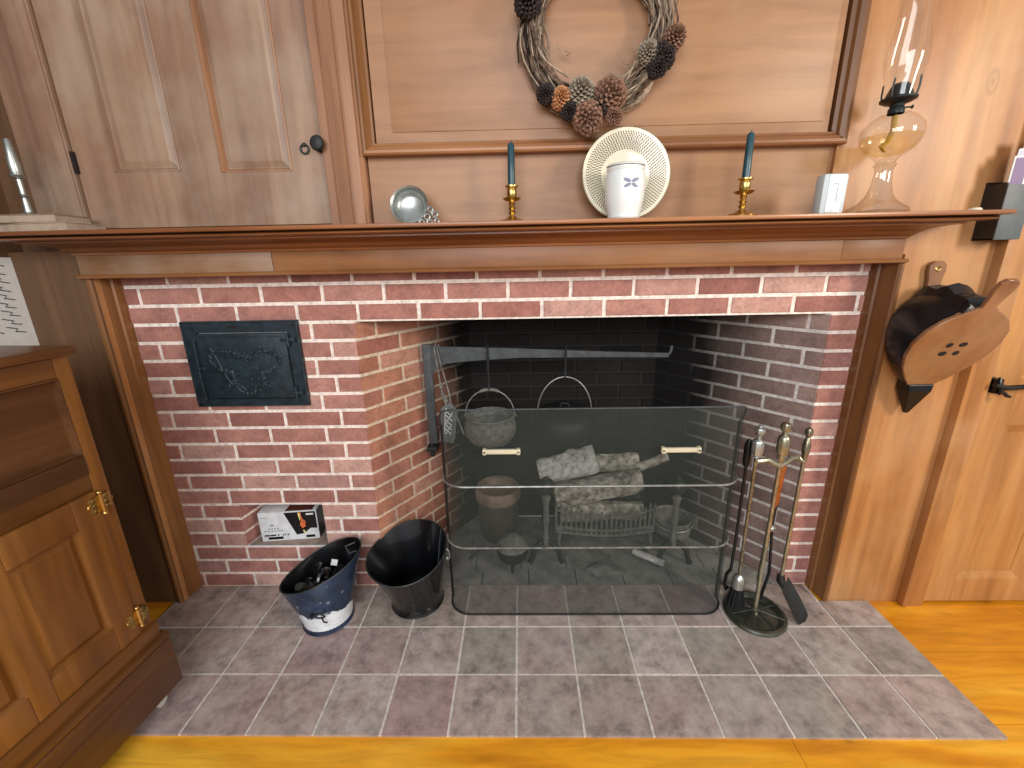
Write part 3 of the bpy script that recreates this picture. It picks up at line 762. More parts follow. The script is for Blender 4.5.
# snow flakes dabbed on the blue, ear for the ring handle
f0 = Vector(rg(.42, -.004)[34]); 
mb = MB(); mb.tube([f0+Vector((math.cos(a_)*.026, -.004-.006*math.sin(a_), math.sin(a_)*.014)) for a_ in [2*PI*i/20 for i in range(20)]], .003, 8, closed=True)
mb.tube([f0+Vector((.012, -.002, -.008)), f0+Vector((.022, -.008, -.022)), f0+Vector((.034, -.006, -.026))], .003, 6)
hh = mb.build('ring_handle', 'black_metal', h1)
mb = MB(); e0 = Vector(rg(.93, .008)[3]); mb.tube([e0+Vector((.0, 0, .006)), e0+Vector((-.035, -.012, -.004)), e0+Vector((-.02, -.02, -.03)), e0+Vector((.004, -.006, -.028))], .0035, 8)
mb.build('back_handle', 'iron_grey', h1)
# contents: dark crumpled scraps and one white tag
sc = MB(); random.seed(21)
def lump(mb, c, r, mat=0, seed=0):
    rd = random.Random(seed); bm = bmesh.new(); bmesh.ops.create_icosphere(bm, subdivisions=2, radius=r)
    for v_ in bm.verts: v_.co *= rd.uniform(.65, 1.25)
    bm.verts.index_update(); mb.add([v_.co*1.0+Vector(c) for v_ in bm.verts], [[v_.index for v_ in f.verts] for f in bm.faces], mat); bm.free()
spots = [(-.80, -.16, .130, .036), (-.745, -.15, .125, .04), (-.70, -.13, .135, .038), (-.77, -.11, .14, .036), (-.71, -.09, .145, .036), (-.83, -.18, .148, .022), (-.79, -.19, .135, .022), (-.74, -.185, .12, .026)]
for i, (x, y, z, r) in enumerate(spots):
    mb = MB(); lump(mb, (x, y, z), r, 0, i+3)
    o = mb.build('coal_lump' if i not in (5,) else 'crumpled_foil', 'black_enamel' if i != 5 else 'pewter_dark', smooth=(i == 5))
    if i == 5: tag(o, 'grey crumpled wad at the lip of the blue scuttle', 'scrap')
    else: tag(o, 'shiny black lump heaped inside the blue painted scuttle', 'coal', 'black lumps in the blue scuttle')
for i, pts in enumerate([[(-.79, -.135, .165), (-.775, -.12, .20), (-.772, -.115, .21)], [(-.765, -.165, .165), (-.76, -.15, .185), (-.748, -.14, .19)]]):
    mb = MB(); mb.tube(pts, [.010, .012, .006], 8)
    tag(mb.build('black_strap', 'black_enamel'), ('upright black strap end' if i == 0 else 'low curled black strap end')+' poking from the blue scuttle', 'strap')
mb = MB(); mb.box(-.012, .012, -.003, .003, 0, .022, bev=.001, M=Matrix.Translation((-.728, -.105, .19)) @ Matrix.Rotation(.15, 4, 'Y') @ Matrix.Rotation(-.5, 4, 'X'))
tag(mb.build('paper_tag', 'white_paint'), 'small white tag lying on the scraps in the blue scuttle', 'tag')
h2, ax, pe, rg2 = hod('coal_scuttle', 'empty black coal scuttle with wide mouth beside the fire screen', (-.424, -.075), .098, (-.444, -.068), (.985, .17), .150, .150, .226, .022, ['black_enamel'], tilt2=.036)
mb = MB(); 
mb.tube([Vector(p) for p in (rg2(.1, .006)[3], rg2(.35, .006)[4], rg2(.7, .0055)[4], rg2(.99, .005)[4])], .0022, 6); mb.build('seam', 'iron_grey', h2)
e0 = Vector(rg2(.98, -.003)[46]); mb = MB(); mb.tube([e0+Vector((0, 0, .012)), e0+Vector((.010, -.004, .0)), e0+Vector((.012, -.006, -.02)), e0+Vector((.002, -.004, -.035))], .004, 8); mb.ball(e0+Vector((0, 0, -.03)), .009, 0, 10)
mb.build('bail_ear', 'rim_worn', h2)

# ------------------------------------------------------------------ fire screen
fs_ = thing('fire_screen', 'bowed black mesh fire screen standing before the firebox', 'fire screen', (.245, -.155, .003))
def screen_path(z, off=0.0):
    x0, x1, yf_, r = -.283+off, .766-off, -.155+off, .085
    P = [(x0, -.066, z)]
    P += [(x0+r-r*math.cos(a_), yf_+r-r*math.sin(a_), z) for a_ in [PI/2*i/10 for i in range(11)]]
    P += [(x1-r+r*math.sin(a_), yf_+r-r*math.cos(a_), z) for a_ in [PI/2*i/10 for i in range(11)]]
    P += [(x1, -.066, z)]
    if z > .8: P = [(a_, b_, z-.085*((b_-yf_)/.09)**1.6) for a_, b_, z in P]
    return P
lo, hi = screen_path(.005), screen_path(.835)
mb = MB(); n = len(lo); mb.add(lo+hi, [(i, i+1, n+i+1, n+i) for i in range(n-1)]); mb.build('mesh_panel', 'wire_mesh', fs_, fix=False)
for z, r, m, nm in ((.836, .0032, 'iron_grey', 'top_rail'), (.552, .0042, 'rim_worn', 'cross_rail'), (.303, .0036, 'iron_ashen', 'cross_rail'), (.006, .0035, 'cast_iron', 'bottom_rail')):
    mb = MB(); mb.tube(screen_path(z, -.002), r, 8); mb.build(nm, m, fs_)
for x in (-.283, .766):
    mb = MB(); mb.tube([(x, -.066, .004), (x, -.066, .750)], .005, 8); mb.build('end_post', 'black_metal', fs_)
for x0, x1 in ((-.130, -.002), (.466, .597)):
    mb = MB(); mb.box(x0, x1, -.172, -.160, .682, .698, bev=.003)
    for x in (x0+.007, x1-.007): mb.box(x-.006, x+.006, -.174, -.157, .680, .700, bev=.002)
    hd = mb.build('handle', 'cream_enamel', fs_); hd['label'] = 'cream coloured grip bar'
    for x in (x0+.007, x1-.007):
        mb = MB(); mb.ball((x, -.1745, .69), .0035, n=8); mb.build('screw', 'pewter_dark', hd)

# ------------------------------------------------------------------ crane with two kettles, tag
cr = thing('fireplace_crane', 'grey wrought iron fireplace crane hinged on left brick side', 'crane', (-.385, .225, .53))
mb = MB(); mb.box(-.398, -.362, .218, .232, .55, .985, bev=.003)
mb.build('post', 'iron_grey', cr)
mb = MB(); mb.tube([(-.388, .225, .49), (-.388, .225, .55)], .010, 10); mb.box(-.41, -.365, .21, .262, .515, .535, bev=.003); mb.build('pintle', 'cast_iron', cr)
mb = MB()
top = [(-.39, .985), (-.30, .975), (0, .963), (.35, .945), (.60, .935)]
bot = [(.60, .918), (.35, .922), (0, .925), (-.2, .915), (-.30, .905), (-.345, .885), (-.366, .85)]
mb.prism(top+bot, .219, .231); mb.build('arm', 'iron_grey', cr)
mb = MB(); mb.tube([(.598, .225, .925), (.61, .225, .94), (.612, .225, .965)], .006, 8); mb.build('tip_hook', 'iron_grey', cr)
def s_hook(x, z0, z1, label):
    mb = MB(); y = .225; P = [(x+.002, y+.012, z1-.012), (x, y+.014, z1+.004), (x, y, z1+.016), (x, y-.014, z1+.002), (x, y-.012, (z0+z1)/2), (x, y-.003, z0+.012)]
    P += [(x, y-.010, z0-.002), (x, y, z0-.008), (x, y+.010, z0+.002)]
    mb.tube(P, .0045, 8); return tag(mb.build('pot_hook', 'cast_iron'), label, 'hook')
s_hook(-.131, .795, .965, 'iron hook between crane and the smaller hanging kettle')
s_hook(.185, .84, .955, 'iron hook between crane and the larger hanging kettle')
def kettle(name, label, x, y, z_rim, r, bail_h, mats, lid, grip):
    root = thing(name, label, 'kettle', (x, y, z_rim-.17))
    h = r*1.15
    prof = [(.001, -h), (r*.45, -h*.98), (r*.78, -h*.86), (r*.97, -h*.6), (r*1.0, -h*.38), (r*.93, -h*.14), (r*.86, -.012), (r*.92, 0), (r*.9, .004), (r*.82, 0), (r*.8, -.03)]
    mb = MB(); mb.lathe(prof, (x, y, z_rim), 32); mb.build('body', mats, root)
    if lid:
        mb = MB(); mb.lathe([(r*.94, -.002), (r*.95, .004), (r*.7, .014), (r*.3, .022), (.001, .024)], (x, y, z_rim+.003), 28)
        mb.tube([(x-.02, y, z_rim+.022), (x-.012, y, z_rim+.04), (x+.012, y, z_rim+.04), (x+.02, y, z_rim+.022)], .0035, 8); mb.build('lid', mats, root)
    for s in (-1, 1):
        mb = MB(); mb.tube([(x+s*r*.88, y, z_rim-.012), (x+s*(r*.98), y, z_rim), (x+s*r*.9, y, z_rim+.012)], .004, 8); mb.build('ear', mats, root)
    mb = MB(); mb.tube(arc((x, y, z_rim), r*.93, 0, PI, 24, 'xz', bail_h), .0028, 8); b = mb.build('bail', 'rim_worn', root)
    if grip:
        mb = MB(); P = arc((x, y, z_rim), r*.93, PI*.36, PI*.64, 8, 'xz', bail_h); mb.tube(P, [.004]+[.007]*7+[.004], 10); mb.build('grip', 'iron_ashen', b)
    return root
kettle('hanging_kettle', 'smaller grey kettle with gripped bail hanging at the left', -.131, .225, .675, .112, .115, 'iron_ashen', False, True)
kettle('hanging_kettle', 'larger dark lidded kettle with tall bail hanging at the right', .185, .225, .685, .122, .155, 'cast_iron', True, False)
tg = thing('hanging_tag', 'grey leather tag with white lettering hanging from the crane cords', 'tag', (-.296, .150, .58))
mb = MB(); TM = Matrix.Translation((-.296, .150, .680)) @ Matrix.Rotation(.12, 4, 'Y')
pts = [(-.028, -.09), (.028, -.09), (.034, -.07), (.036, .045), (.014, .07), (-.014, .07), (-.034, .05), (-.034, -.07)]
pts = [(a_*.95, b_*1.05) for a_, b_ in pts]; mb.prism(pts, -.003, .003, M=TM); tb = mb.build('tag_body', 'tag_leather', tg)
mb = MB(); random.seed(9)
for i in range(7):
    z = .035-i*.014; P = [TM @ Vector((-.012+.026*u+.002*math.sin(9*u), -.005, z+.006*math.sin(u*7+i*1.7))) for u in [j/5 for j in range(6)]]
    mb.tube(P, .0022, 5)
mb.tube([TM @ Vector((-.015, -.005, .04)), TM @ Vector((-.012, -.005, -.05))], .002, 5)
mb.build('lettering', 'white_paint', tb)
mb = MB(); mb.ball(TM @ Vector((-.012, -.005, .052)), .004, n=8); mb.build('rivet', 'white_paint', tb)
mb = MB(); a0 = Vector((-.345, .216, .955))
mb.tube([TM @ Vector((-.01, -.004, .06)), (-.318, .165, .80), (-.335, .195, .90), (-.345, .207, .97), (-.342, .225, .988), (-.340, .24, .97)], .003, 6)
mb.tube([TM @ Vector((.01, -.004, .06)), (-.290, .165, .80), (-.318, .190, .90), (-.334, .206, .968), (-.330, .225, .984)], .003, 6)
mb.tube([(-.320, .166, .81), (-.262, .152, .70), (-.235, .15, .62)], .003, 6)
mb.ball((-.320, .168, .82), .009, n=8); mb.ball((-.300, .158, .765), .009, n=8)
mb.build('cord', 'iron_ashen', tg)

# ------------------------------------------------------------------ grate, andirons, logs, pots
gx0, gx1, gy0, gy1, gz = .155, .600, .225, .430, .115
gr = thing('fire_grate', 'ashen iron fire grate with picketed basket front holding logs', 'grate', (.377, .33, .002))
mb = MB()
for i in range(8): x = gx0+.02+i*(gx1-gx0-.04)/7; mb.tube([(x, gy0, gz), (x, gy1, gz)], .007, 6)
mb.tube([(gx0, gy0, gz), (gx1, gy0, gz)], .008, 6); mb.tube([(gx0, gy1, gz), (gx1, gy1, gz)], .008, 6)
mb.build('bars', 'iron_ashen', gr)
def apr(u): return gx0+(gx1-gx0)*u, gy0-.035*math.sin(PI*u)
mb = MB()
mb.tube([(*apr(i/16), .105) for i in range(17)], .012, 8, flat=.6)
mb.tube([(*apr(i/16), .128) for i in range(17)], .006, 8)
mb.tube([(*apr(i/16), .195+.02*abs(i/8-1)**2) for i in range(17)], .005, 8)
mb.build('basket_rail', 'iron_ashen', gr)
for i in range(21):
    u = i/20; x, y = apr(u); zt = .215+.028*abs(2*u-1)**2+(.012 if i % 2 else 0)
    mb = MB(); mb.tube([(x, y, .11), (x, y, zt-.01), (x, y, zt)], [.0055, .0055, .002], 6); mb.build('picket', 'iron_ashen', gr)
for x in (gx0+.02, gx1-.02):
    for y in (gy0, gy1-.01):
        mb = MB(); mb.tube([(x, y, .11), (x+(.01 if x > .4 else -.01), y-.012, .05), (x, y-.02, .004)], [.009, .008, .010], 8); mb.build('leg', 'iron_ashen', gr)
def log(p0, p1, r, mats, name, label, cat, group=None, seed=0, n=16):
    rd = random.Random(seed); p0, p1 = Vector(p0), Vector(p1); d = p1-p0; L = d.length
    mb = MB(); N = 14; ph = [rd.uniform(0, 6) for _ in range(4)]
    u = d.normalized().orthogonal().normalized(); v = d.normalized().cross(u)
    vs = []; fs = []
    for i in range(N+1):
        c = p0+d*(i/N)+u*(.05*r*math.sin(i*.8+ph[0]))
        for k in range(n):
            a_ = 2*PI*k/n; rr = r*(1+.10*math.sin(3*a_+ph[1])+.05*math.sin(5*a_+ph[2]+i*.3)+rd.uniform(-.05, .05))
            if i in (0, N): rr *= .93
            vs.append(c+u*math.cos(a_)*rr+v*math.sin(a_)*rr)
    for i in range(N):
        for k in range(n): fs.append((i*n+k, i*n+(k+1) % n, (i+1)*n+(k+1) % n, (i+1)*n+k))
    mb.add(vs, fs, 0); b = len(mb.f)
    mb.add([vs[k] for k in range(n)], [tuple(range(n-1, -1, -1))], 1); mb.add([vs[N*n+k] for k in range(n)], [tuple(range(n))], 1)
    return tag(mb.build(name, mats, fix=False), label, cat, group)
log((.18, .275, .172), (.56, .285, .172), .044, ['log_bark', 'log_ash'], 'firewood_log', 'lowest grey log just behind the grate pickets', 'log', None, 1)
log((.20, .375, .172), (.57, .37, .172), .045, ['log_char', 'log_char'], 'firewood_log', 'charred log lying at the back of the grate', 'log', None, 2)
log((.150, .265, .265), (.545, .30, .325), .057, ['log_bark', 'log_ash'], 'firewood_log', 'thickest grey split log slanting across the top of grate', 'log', None, 3)
log((.09, .405, .30), (.36, .40, .375), .068, ['log_ash', 'log_ash'], 'firewood_log', 'white ash covered log behind the thick slanting log', 'log', None, 4)
log((.46, .39, .30), (.665, .31, .435), .021, ['log_bark', 'log_ash'], 'firewood_stick', 'thin barked branch sticking up at right of the grate', 'stick', None, 5)
log((.30, .41, .35), (.56, .39, .375), .040, ['log_bark', 'log_ash'], 'firewood_log', 'weathered grey log at the back beside the ash covered log', 'log', None, 6)
log((.50, .175, .03), (.615, .10, .022), .014, ['log_ash', 'log_bark'], 'firewood_stick', 'short white stick on the firebox floor before the grate', 'stick', None, 7)
mb = MB(); lump(mb, (0, 0, 0), .05, 0, 77); mb.v = [(p[0]*1.7+.36, p[1]*1.0+.07, max(.003, p[2]*.5+.015)) for p in mb.v]
tag(mb.build('ember_lump', 'ash_floor', smooth=False), 'grey ash lump on the firebox floor before the grate', 'ash')
def andiron(x, y, label):
    root = thing('andiron', label, 'andiron', (x, y, .002)); xb = .61 if x > .4 else x
    mb = MB(); mb.lathe([(.018, .08), (.02, .10), (.012, .115), (.010, .15), (.014, .20), (.012, .27), (.016, .30), (.022, .315), (.012, .325), (.012, .335)], (x, y, 0), 16, cap=True); mb.build('shaft', 'iron_ashen', root)
    mb = MB(); mb.ball((x, y, .37), .038, n=18); mb.lathe([(.012, .405), (.010, .412), (.001, .418)], (x, y, 0), 10); mb.build('finial', 'pewter_dark', root)
    for s in (-1, 1):
        mb = MB(); mb.tube([(x, y, .098), (x+s*.03, y-.012, .092), (x+s*.055, y-.022, .065), (x+s*.062, y-.028, .03), (x+s*.072, y-.032, .008)], [.014, .013, .012, .010, .013], 10); mb.build('leg', 'cast_iron', root)
    mb = MB(); mb.tube([(x, y, .088), (xb, .215, .086), (xb, .425, .08), (xb, .44, .006)], .007, 8); mb.build('billet_bar', 'cast_iron', root)
andiron(.105, .165, 'left andiron with round finial beside the fire grate')
andiron(.665, .155, 'right andiron with round finial in front of the open pot')
# left crock and small footed pot
ck = thing('stoneware_crock', 'dull brown crock with tan rim at back left of the firebox', 'crock', (-.115, .335, .003))
mb = MB(); mb.lathe([(.001, .003), (.07, .003), (.085, .02), (.098, .10), (.098, .16), (.09, .215)], (-.115, .335, 0), 32); mb.build('body', 'stoneware', ck)
mb = MB(); mb.lathe([(.09, .215), (.106, .222), (.110, .25), (.104, .272), (.098, .278), (.085, .272), (.08, .24), (.001, .235)], (-.115, .335, 0), 32); mb.build('rim', 'stoneware_tan', ck)
sp = thing('footed_pot', 'small black footed pot with domed grey lid and long handle', 'pot', (-.045, .125, .003))
mb = MB(); mb.lathe([(.001, .03), (.04, .032), (.062, .05), (.07, .075), (.066, .1), (.07, .104)], (-.045, .125, 0), 28); mb.build('body', 'cast_iron', sp)
mb = MB(); mb.lathe([(.071, .104), (.068, .112), (.05, .135), (.02, .148), (.001, .15)], (-.045, .125, 0), 28); mb.tube([(-.06, .125, .146), (-.05, .125, .16), (-.035, .125, .158), (-.02, .125, .14)], .004, 6); mb.build('lid', 'iron_ashen', sp)
for k in range(3):
    a_ = -PI/2+k*2*PI/3; mb = MB(); mb.tube([(-.045+.045*math.cos(a_), .125+.045*math.sin(a_), .04), (-.045+.056*math.cos(a_), .125+.056*math.sin(a_), .004)], [.007, .006], 8); mb.build('leg', 'cast_iron', sp)
mb = MB(); mb.tube([(-.11, .128, .09), (-.19, .12, .085), (-.235, .10, .05)], [.007, .006, .008], 8); mb.build('long_handle', 'cast_iron', sp)
kp = thing('open_pot', 'dark open pot with bail lying on its rim at right of firebox', 'pot', (.705, .290, .003))
mb = MB(); c = (.705, .29, 0); mb.lathe([(.001, .004), (.055, .005), (.078, .03), (.088, .08), (.084, .125), (.09, .135), (.088, .14), (.078, .13), (.078, .06), (.05, .02), (.001, .016)], c, 32); mb.build('body', 'iron_ashen', kp)
mb = MB(); mb.tube([(c[0]-.088, c[1], .138)]+[(c[0]+.098*math.cos(a_), c[1]-.09*math.sin(a_), .138-.03*math.sin(a_)) for a_ in [PI-PI*i/14 for i in range(15)]], .004, 8); mb.build('bail', 'rim_worn', kp)

# ------------------------------------------------------------------ fire tools
ts = thing('tool_stand', 'antique brass tool stand with round dish base on the hearth', 'tool stand', (.872, -.155, .003))
tx, ty = .872, -.155
mb = MB(); mb.lathe([(.001, .012), (.05, .012), (.078, .008), (.085, .014), (.095, .02), (.104, .018), (.108, .010), (.105, .003), (.05, .003)], (tx, ty, .001), 40)
mb.build('base', 'tool_base', ts)
mb = MB()
for k in range(4): mb.tube([(tx+.095*math.cos(a_), ty+.095*math.sin(a_), .024+.004) for a_ in (k*PI/4+.2, k*PI/4+.2+PI)], .0025, 6)
mb.build('spokes', 'pewter_dark', ts)
mb = MB(); mb.lathe([(.013, .01), (.013, .03), (.008, .04), (.007, .3), (.009, .31), (.007, .32), (.0065, .64), (.012, .645), (.013, .655), (.012, .662), (.0175, .666), (.019, .68), (.019, .722), (.015, .73), (.009, .735), (.008, .745), (.014, .75), (.017, .762), (.013, .775), (.001, .782)], (tx, ty, 0), 10)
mb.build('pole', 'tool_brass', ts)
for s, x1, y1 in ((-1, .795, -.135), (1, .965, -.115)):
    mb = MB(); mb.tube([(tx, ty, .62), ((tx+x1)/2, (ty+y1)/2-.006, .642), (x1-s*.01, y1-.004, .632), (x1+s*.004, y1-.016, .622), (x1+s*.008, y1-.018, .636)], [.008, .009, .008, .006, .004], 8, flat=1.2); mb.build('arm', 'tool_brass', ts)
def tool_handle(mb, x, y, z, s=1.0):
    mb.lathe([(.006, -.06), (.009, -.055), (.008, -.05), (.016, -.045), (.0185, -.035), (.0185, .0), (.015, .008), (.008, .012), (.0075, .022), (.014, .028), (.017, .040), (.014, .05), (.008, .054), (.007, .06), (.001, .062)], (x, y, z), 8, cap=False)
br = thing('hearth_brush', 'brass handled hearth brush with black bristles, leftmost of the tools', 'brush', (.80, -.130, .03))
bx, by = .80, -.145
mb = MB(); tool_handle(mb, bx-.005, by, .705); mb.build('handle', 'pewter', br)
mb = MB(); mb.tube([(bx-.005, by, .65), (bx, by, .17)], .006, 10); mb.build('rod', 'antique_brass', br)
mb = MB(); mb.lathe([(.007, .175), (.018, .165), (.022, .15), (.022, .12), (.018, .115)], (bx, by, 0), 16); mb.build('ferrule', 'pewter', br)
mb = MB(); random.seed(4)
for k in range(70):
    a_ = random.uniform(0, 2*PI); r_ = .018*math.sqrt(random.random()); mb.tube([(bx+r_*math.cos(a_), by+r_*math.sin(a_), .125), (bx+2.0*r_*math.cos(a_), by+1.6*r_*math.sin(a_), .032+random.uniform(0, .01))], .0028, 5)
mb.build('bristles', 'bristle', br)
pk = thing('fire_poker', 'slim black twisted poker hanging behind the hearth brush', 'poker', (.79, -.11, .05))
mb = MB(); mb.tube([(.783, -.112, .67), (.785, -.112, .60), (.788, -.11, .30), (.786, -.11, .17)], .0055, 8); mb.build('shaft', 'black_metal', pk)
mb = MB(); mb.tube([(.783, -.112, .60), (.783, -.112, .62), (.783, -.112, .68), (.783, -.112, .70)], [.008, .013, .013, .007], 10); mb.build('handle', 'black_metal', pk)
mb = MB(); mb.tube([(.786, -.11, .17), (.772, -.112, .15), (.768, -.113, .11), (.776, -.112, .08), (.788, -.11, .09)], .006, 8); mb.build('hook', 'black_metal', pk)
tn = thing('fire_tongs', 'dark fire tongs with orange copper sleeve behind the stand pole', 'tongs', (.90, -.115, .03))
mb = MB()
mb.tube([(.898, -.118, .60), (.893, -.118, .37), (.888, -.12, .14), (.896, -.122, .045)], [.006, .005, .005, .006], 8); mb.tube([(.912, -.118, .60), (.906, -.118, .37), (.925, -.12, .16), (.905, -.122, .045)], [.006, .005, .005, .006], 8)
mb.build('arms', 'black_metal', tn)
mb = MB(); mb.tube([(.905, -.118, .62), (.905, -.118, .60), (.901, -.118, .46), (.90, -.118, .44)], [.008, .014, .013, .007], 10); mb.build('sleeve', 'copper_rust', tn)
mb = MB(); mb.tube([(.889, -.128, .37), (.908, -.128, .36)], .009, 8); mb.ball((.897, -.13, .36), .012, n=10); mb.build('pivot', 'pewter', tn)
sh = thing('fire_shovel', 'brass rod fire shovel with narrow iron blade, rightmost of the tools', 'shovel', (.985, -.14, .01))
S0, S1 = Vector((1.0, -.085, .72)), Vector((.962, -.135, .14)); dd = S1-S0
mb = MB()
for i, r_ in ((0, .001), (.015, .012), (.03, .014), (.05, .011), (.06, .007), (.075, .009), (.09, .012), (.13, .014), (.17, .010), (.18, .007)): pass
mb.tube([S0+dd*u for u in (-.02, -.01, .01, .03, .045, .06, .1, .14, .17)], [.002, .010, .013, .011, .006, .010, .013, .012, .008], 12); mb.build('handle', 'antique_brass', sh)
mb = MB(); mb.tube([S0+dd*.17, S1], .007, 10); mb.build('rod', 'tool_brass', sh)
mb = MB(); q = S1; e1 = Vector((1.022, -.20, .006)); ww = Vector((.028, .012, 0)).normalized()
mb.tube([q+Vector((0, .005, .02)), q, q+Vector((.008, -.01, -.02))], [.013, .015, .012], 10)
A_ = q+Vector((.006, -.006, -.012)); upv = Vector((.006, .012, .02))
vs = []
for i in range(7):
    u = i/6; c = A_*(1-u)+e1*u; hw = .026+.008*math.sin(PI*u*.8)
    for j, o in ((-1, 1), (-.6, 0), (.6, 0), (1, 1)): vs.append(c+ww*(hw*j)+upv*(.7*o))
N = len(vs); nn = Vector((0, .0, .003)); vs2 = vs+[p+nn for p in vs]
fc = [(i*4+j, i*4+j+1, (i+1)*4+j+1, (i+1)*4+j) for i in range(6) for j in range(3)]
fc2 = [tuple(N+k for k in reversed(f)) for f in fc]
ed = [(i*4, (i+1)*4, N+(i+1)*4, N+i*4) for i in range(6)]+[(i*4+3, N+i*4+3, N+(i+1)*4+3, (i+1)*4+3) for i in range(6)]+[(j, N+j, N+j+1, j+1) for j in range(3)]+[(24+j, 24+j+1, N+24+j+1, N+24+j) for j in range(3)]
mb.add(vs2, fc+fc2+ed); mb.build('blade', 'cast_iron', sh)

# ------------------------------------------------------------------ bellows on the wall
bw = thing('fireplace_bellows', 'black leather and brown wood bellows hanging half open on the wall', 'bellows', (1.283, -.13, 1.03))
bxc = 1.283
def pear(w_, z0=.885, z1=1.19, n=16):
    R = []
    for i in range(n+1):
        u = i/n; hw = w_*(math.sin(PI*min(1, u*.62+.0)**.9)**.8 if u < .9 else 1)*1
        R.append(u)
    pts = []
    prof = [(0, .030), (.06, .038), (.15, .062), (.3, .094), (.45, .112), (.6, .118), (.75, .108), (.87, .082), (.95, .048), (1.0, .018)]
    right = [(w_/.118*h, z0+(z1-z0)*u) for u, h in prof]; left = [(-a_, b_) for a_, b_ in reversed(right)]
    return right+left
def board(y_off, tilt, wd_=.126):
    """pear shaped board with its handle; tilt swings the top away from the wall about the nose"""
    pts = pear(wd_)
    zt = 1.19
    right = [p for p in pts if p[0] > 0]; left = [p for p in pts if p[0] < 0]
    hnd = [(.018, zt), (.020, zt+.03), (.026, zt+.06), (.024, zt+.078), (.012, zt+.088), (-.012, zt+.088), (-.024, zt+.078), (-.026, zt+.06), (-.020, zt+.03), (-.018, zt)]
    poly = right[:-1]+hnd+left[1:]
    Mx = Matrix.Translation((bxc, y_off, .885)) @ Matrix.Rotation(tilt, 4, 'X') @ Matrix.Translation((0, 0, -.885))
    mb = MB(); mb.prism(poly, -.006, .006, M=Mx); return mb, Mx
mb, M0 = board(-.097, 0.0, .100); rear = mb.build('rear_board', 'bellows_wood', bw, bevel=.002)
mb = MB(); mb.lathe([(.004, -.0065), (.007, -.008), (.009, -.0065)], (0, 0, 0), 12, M=Matrix.Rotation(PI/2, 3, 'X')); mb.v = [tuple(M0 @ Vector((p[0], -p[1]*1.0-.0, p[2]+1.255)) ) for p in mb.v]
mb.build('hanging_eye', 'brass', rear)
TILT = math.radians(28)
mb, M1 = board(-.128, TILT); front = mb.build('front_board', 'bellows_wood', bw, bevel=.002)
mb = MB()
for dx, dz in ((-.019, .014), (.019, .016), (-.019, -.018), (.019, -.016)):
    mb = MB(); vv = [M1 @ Vector((dx+.012*math.cos(a_)*(1 if dx*dz > 0 else .8), -.0066, 1.05+dz+.009*math.sin(a_))) for a_ in [2*PI*i/14 for i in range(14)]]; mb.add(vv, [tuple(range(14))]); mb.build('air_hole', 'dark_gap', front, smooth=False)
# pleated leather
pr = pear(.117, .888, 1.192); npz = len(pr)
mb = MB(); rings = []
for j in range(7):
    u = j/6
    A1 = [M0 @ Vector((a_*.98, -.007, b_)) for a_, b_ in pr]; B1 = [M1 @ Vector((a_, .007, b_)) for a_, b_ in pr]
    cen = Vector((bxc, 0, 1.04)); rr = []
    for p, q in zip(A1, B1):
        P = p.lerp(q, u); fold = 1.05 if 0 < j < 6 else 1
        wdt = (p-q).length
        P = Vector((cen.x+(P.x-cen.x)*fold, P.y, P.z+(.10*wdt*math.sin(PI*u))*(1 if P.z > 1.13 else 0))); rr.append(P)
    rings.append(rr)
vs = [p for r in rings for p in r]; fs = []
for j in range(6):
    for i in range(npz): fs.append((j*npz+i, j*npz+(i+1) % npz, (j+1)*npz+(i+1) % npz, (j+1)*npz+i))
mb.add(vs, fs); mb.build('leather_sides', 'leather_black', bw, angle=50)
mb = MB()
nb = [M0 @ Vector((-.034, .004, .905)), M0 @ Vector((.034, .004, .905)), M1 @ Vector((.040, -.010, .905)), M1 @ Vector((-.040, -.010, .905))]
nt = [Vector((bxc+a_, b_, .792)) for a_, b_ in ((-.006, -.108), (.006, -.108), (.006, -.118), (-.006, -.118))]
nm = [Vector((bxc+a_, b_, .875)) for a_, b_ in ((-.034, -.094), (.034, -.094), (.036, -.146), (-.036, -.146))]
mb.add(nb+nm+nt, [(0, 1, 2, 3), (0, 4, 5, 1), (1, 5, 6, 2), (2, 6, 7, 3), (3, 7, 4, 0), (4, 8, 9, 5), (5, 9, 10, 6), (6, 10, 11, 7), (7, 11, 8, 4), (8, 11, 10, 9)])
mb.build('nozzle', 'black_metal', bw, smooth=False, bevel=.003)
mb = MB(); L0 = M0 @ Vector((-.01, -.007, 1.192)); L1 = M1 @ Vector((-.01, .007, 1.192))
vs = []; nseg = 12
for k in range(nseg+1):
    u = k/nseg; c = L0.lerp(L1, u); hgt = .034*math.sin(PI*u)**.8+.008*math.sin(u*PI*5)
    for dx, dz in ((-.046, -.02), (-.03, hgt*.8), (.0, hgt), (.03, hgt*.8), (.046, -.02)): vs.append(c+Vector((dx, 0, dz)))
mb.add(vs, [(k*5+q, k*5+q+1, k*5+q+6, k*5+q+5) for k in range(nseg) for q in range(4)]+[(0, 1, 2, 3, 4), tuple(nseg*5+q for q in (4, 3, 2, 1, 0))])
mb.build('top_pleat', 'leather_black', bw)
mb = MB(); mb.ball((bxc, YW-.010, 1.268), .007, n=10); mb.tube([(bxc, YW+.004, 1.268), (bxc, YW-.012, 1.268)], .003, 6)
tag(mb.build('wall_nail', 'iron_grey'), 'small iron nail through the rear handle of the bellows', 'nail')

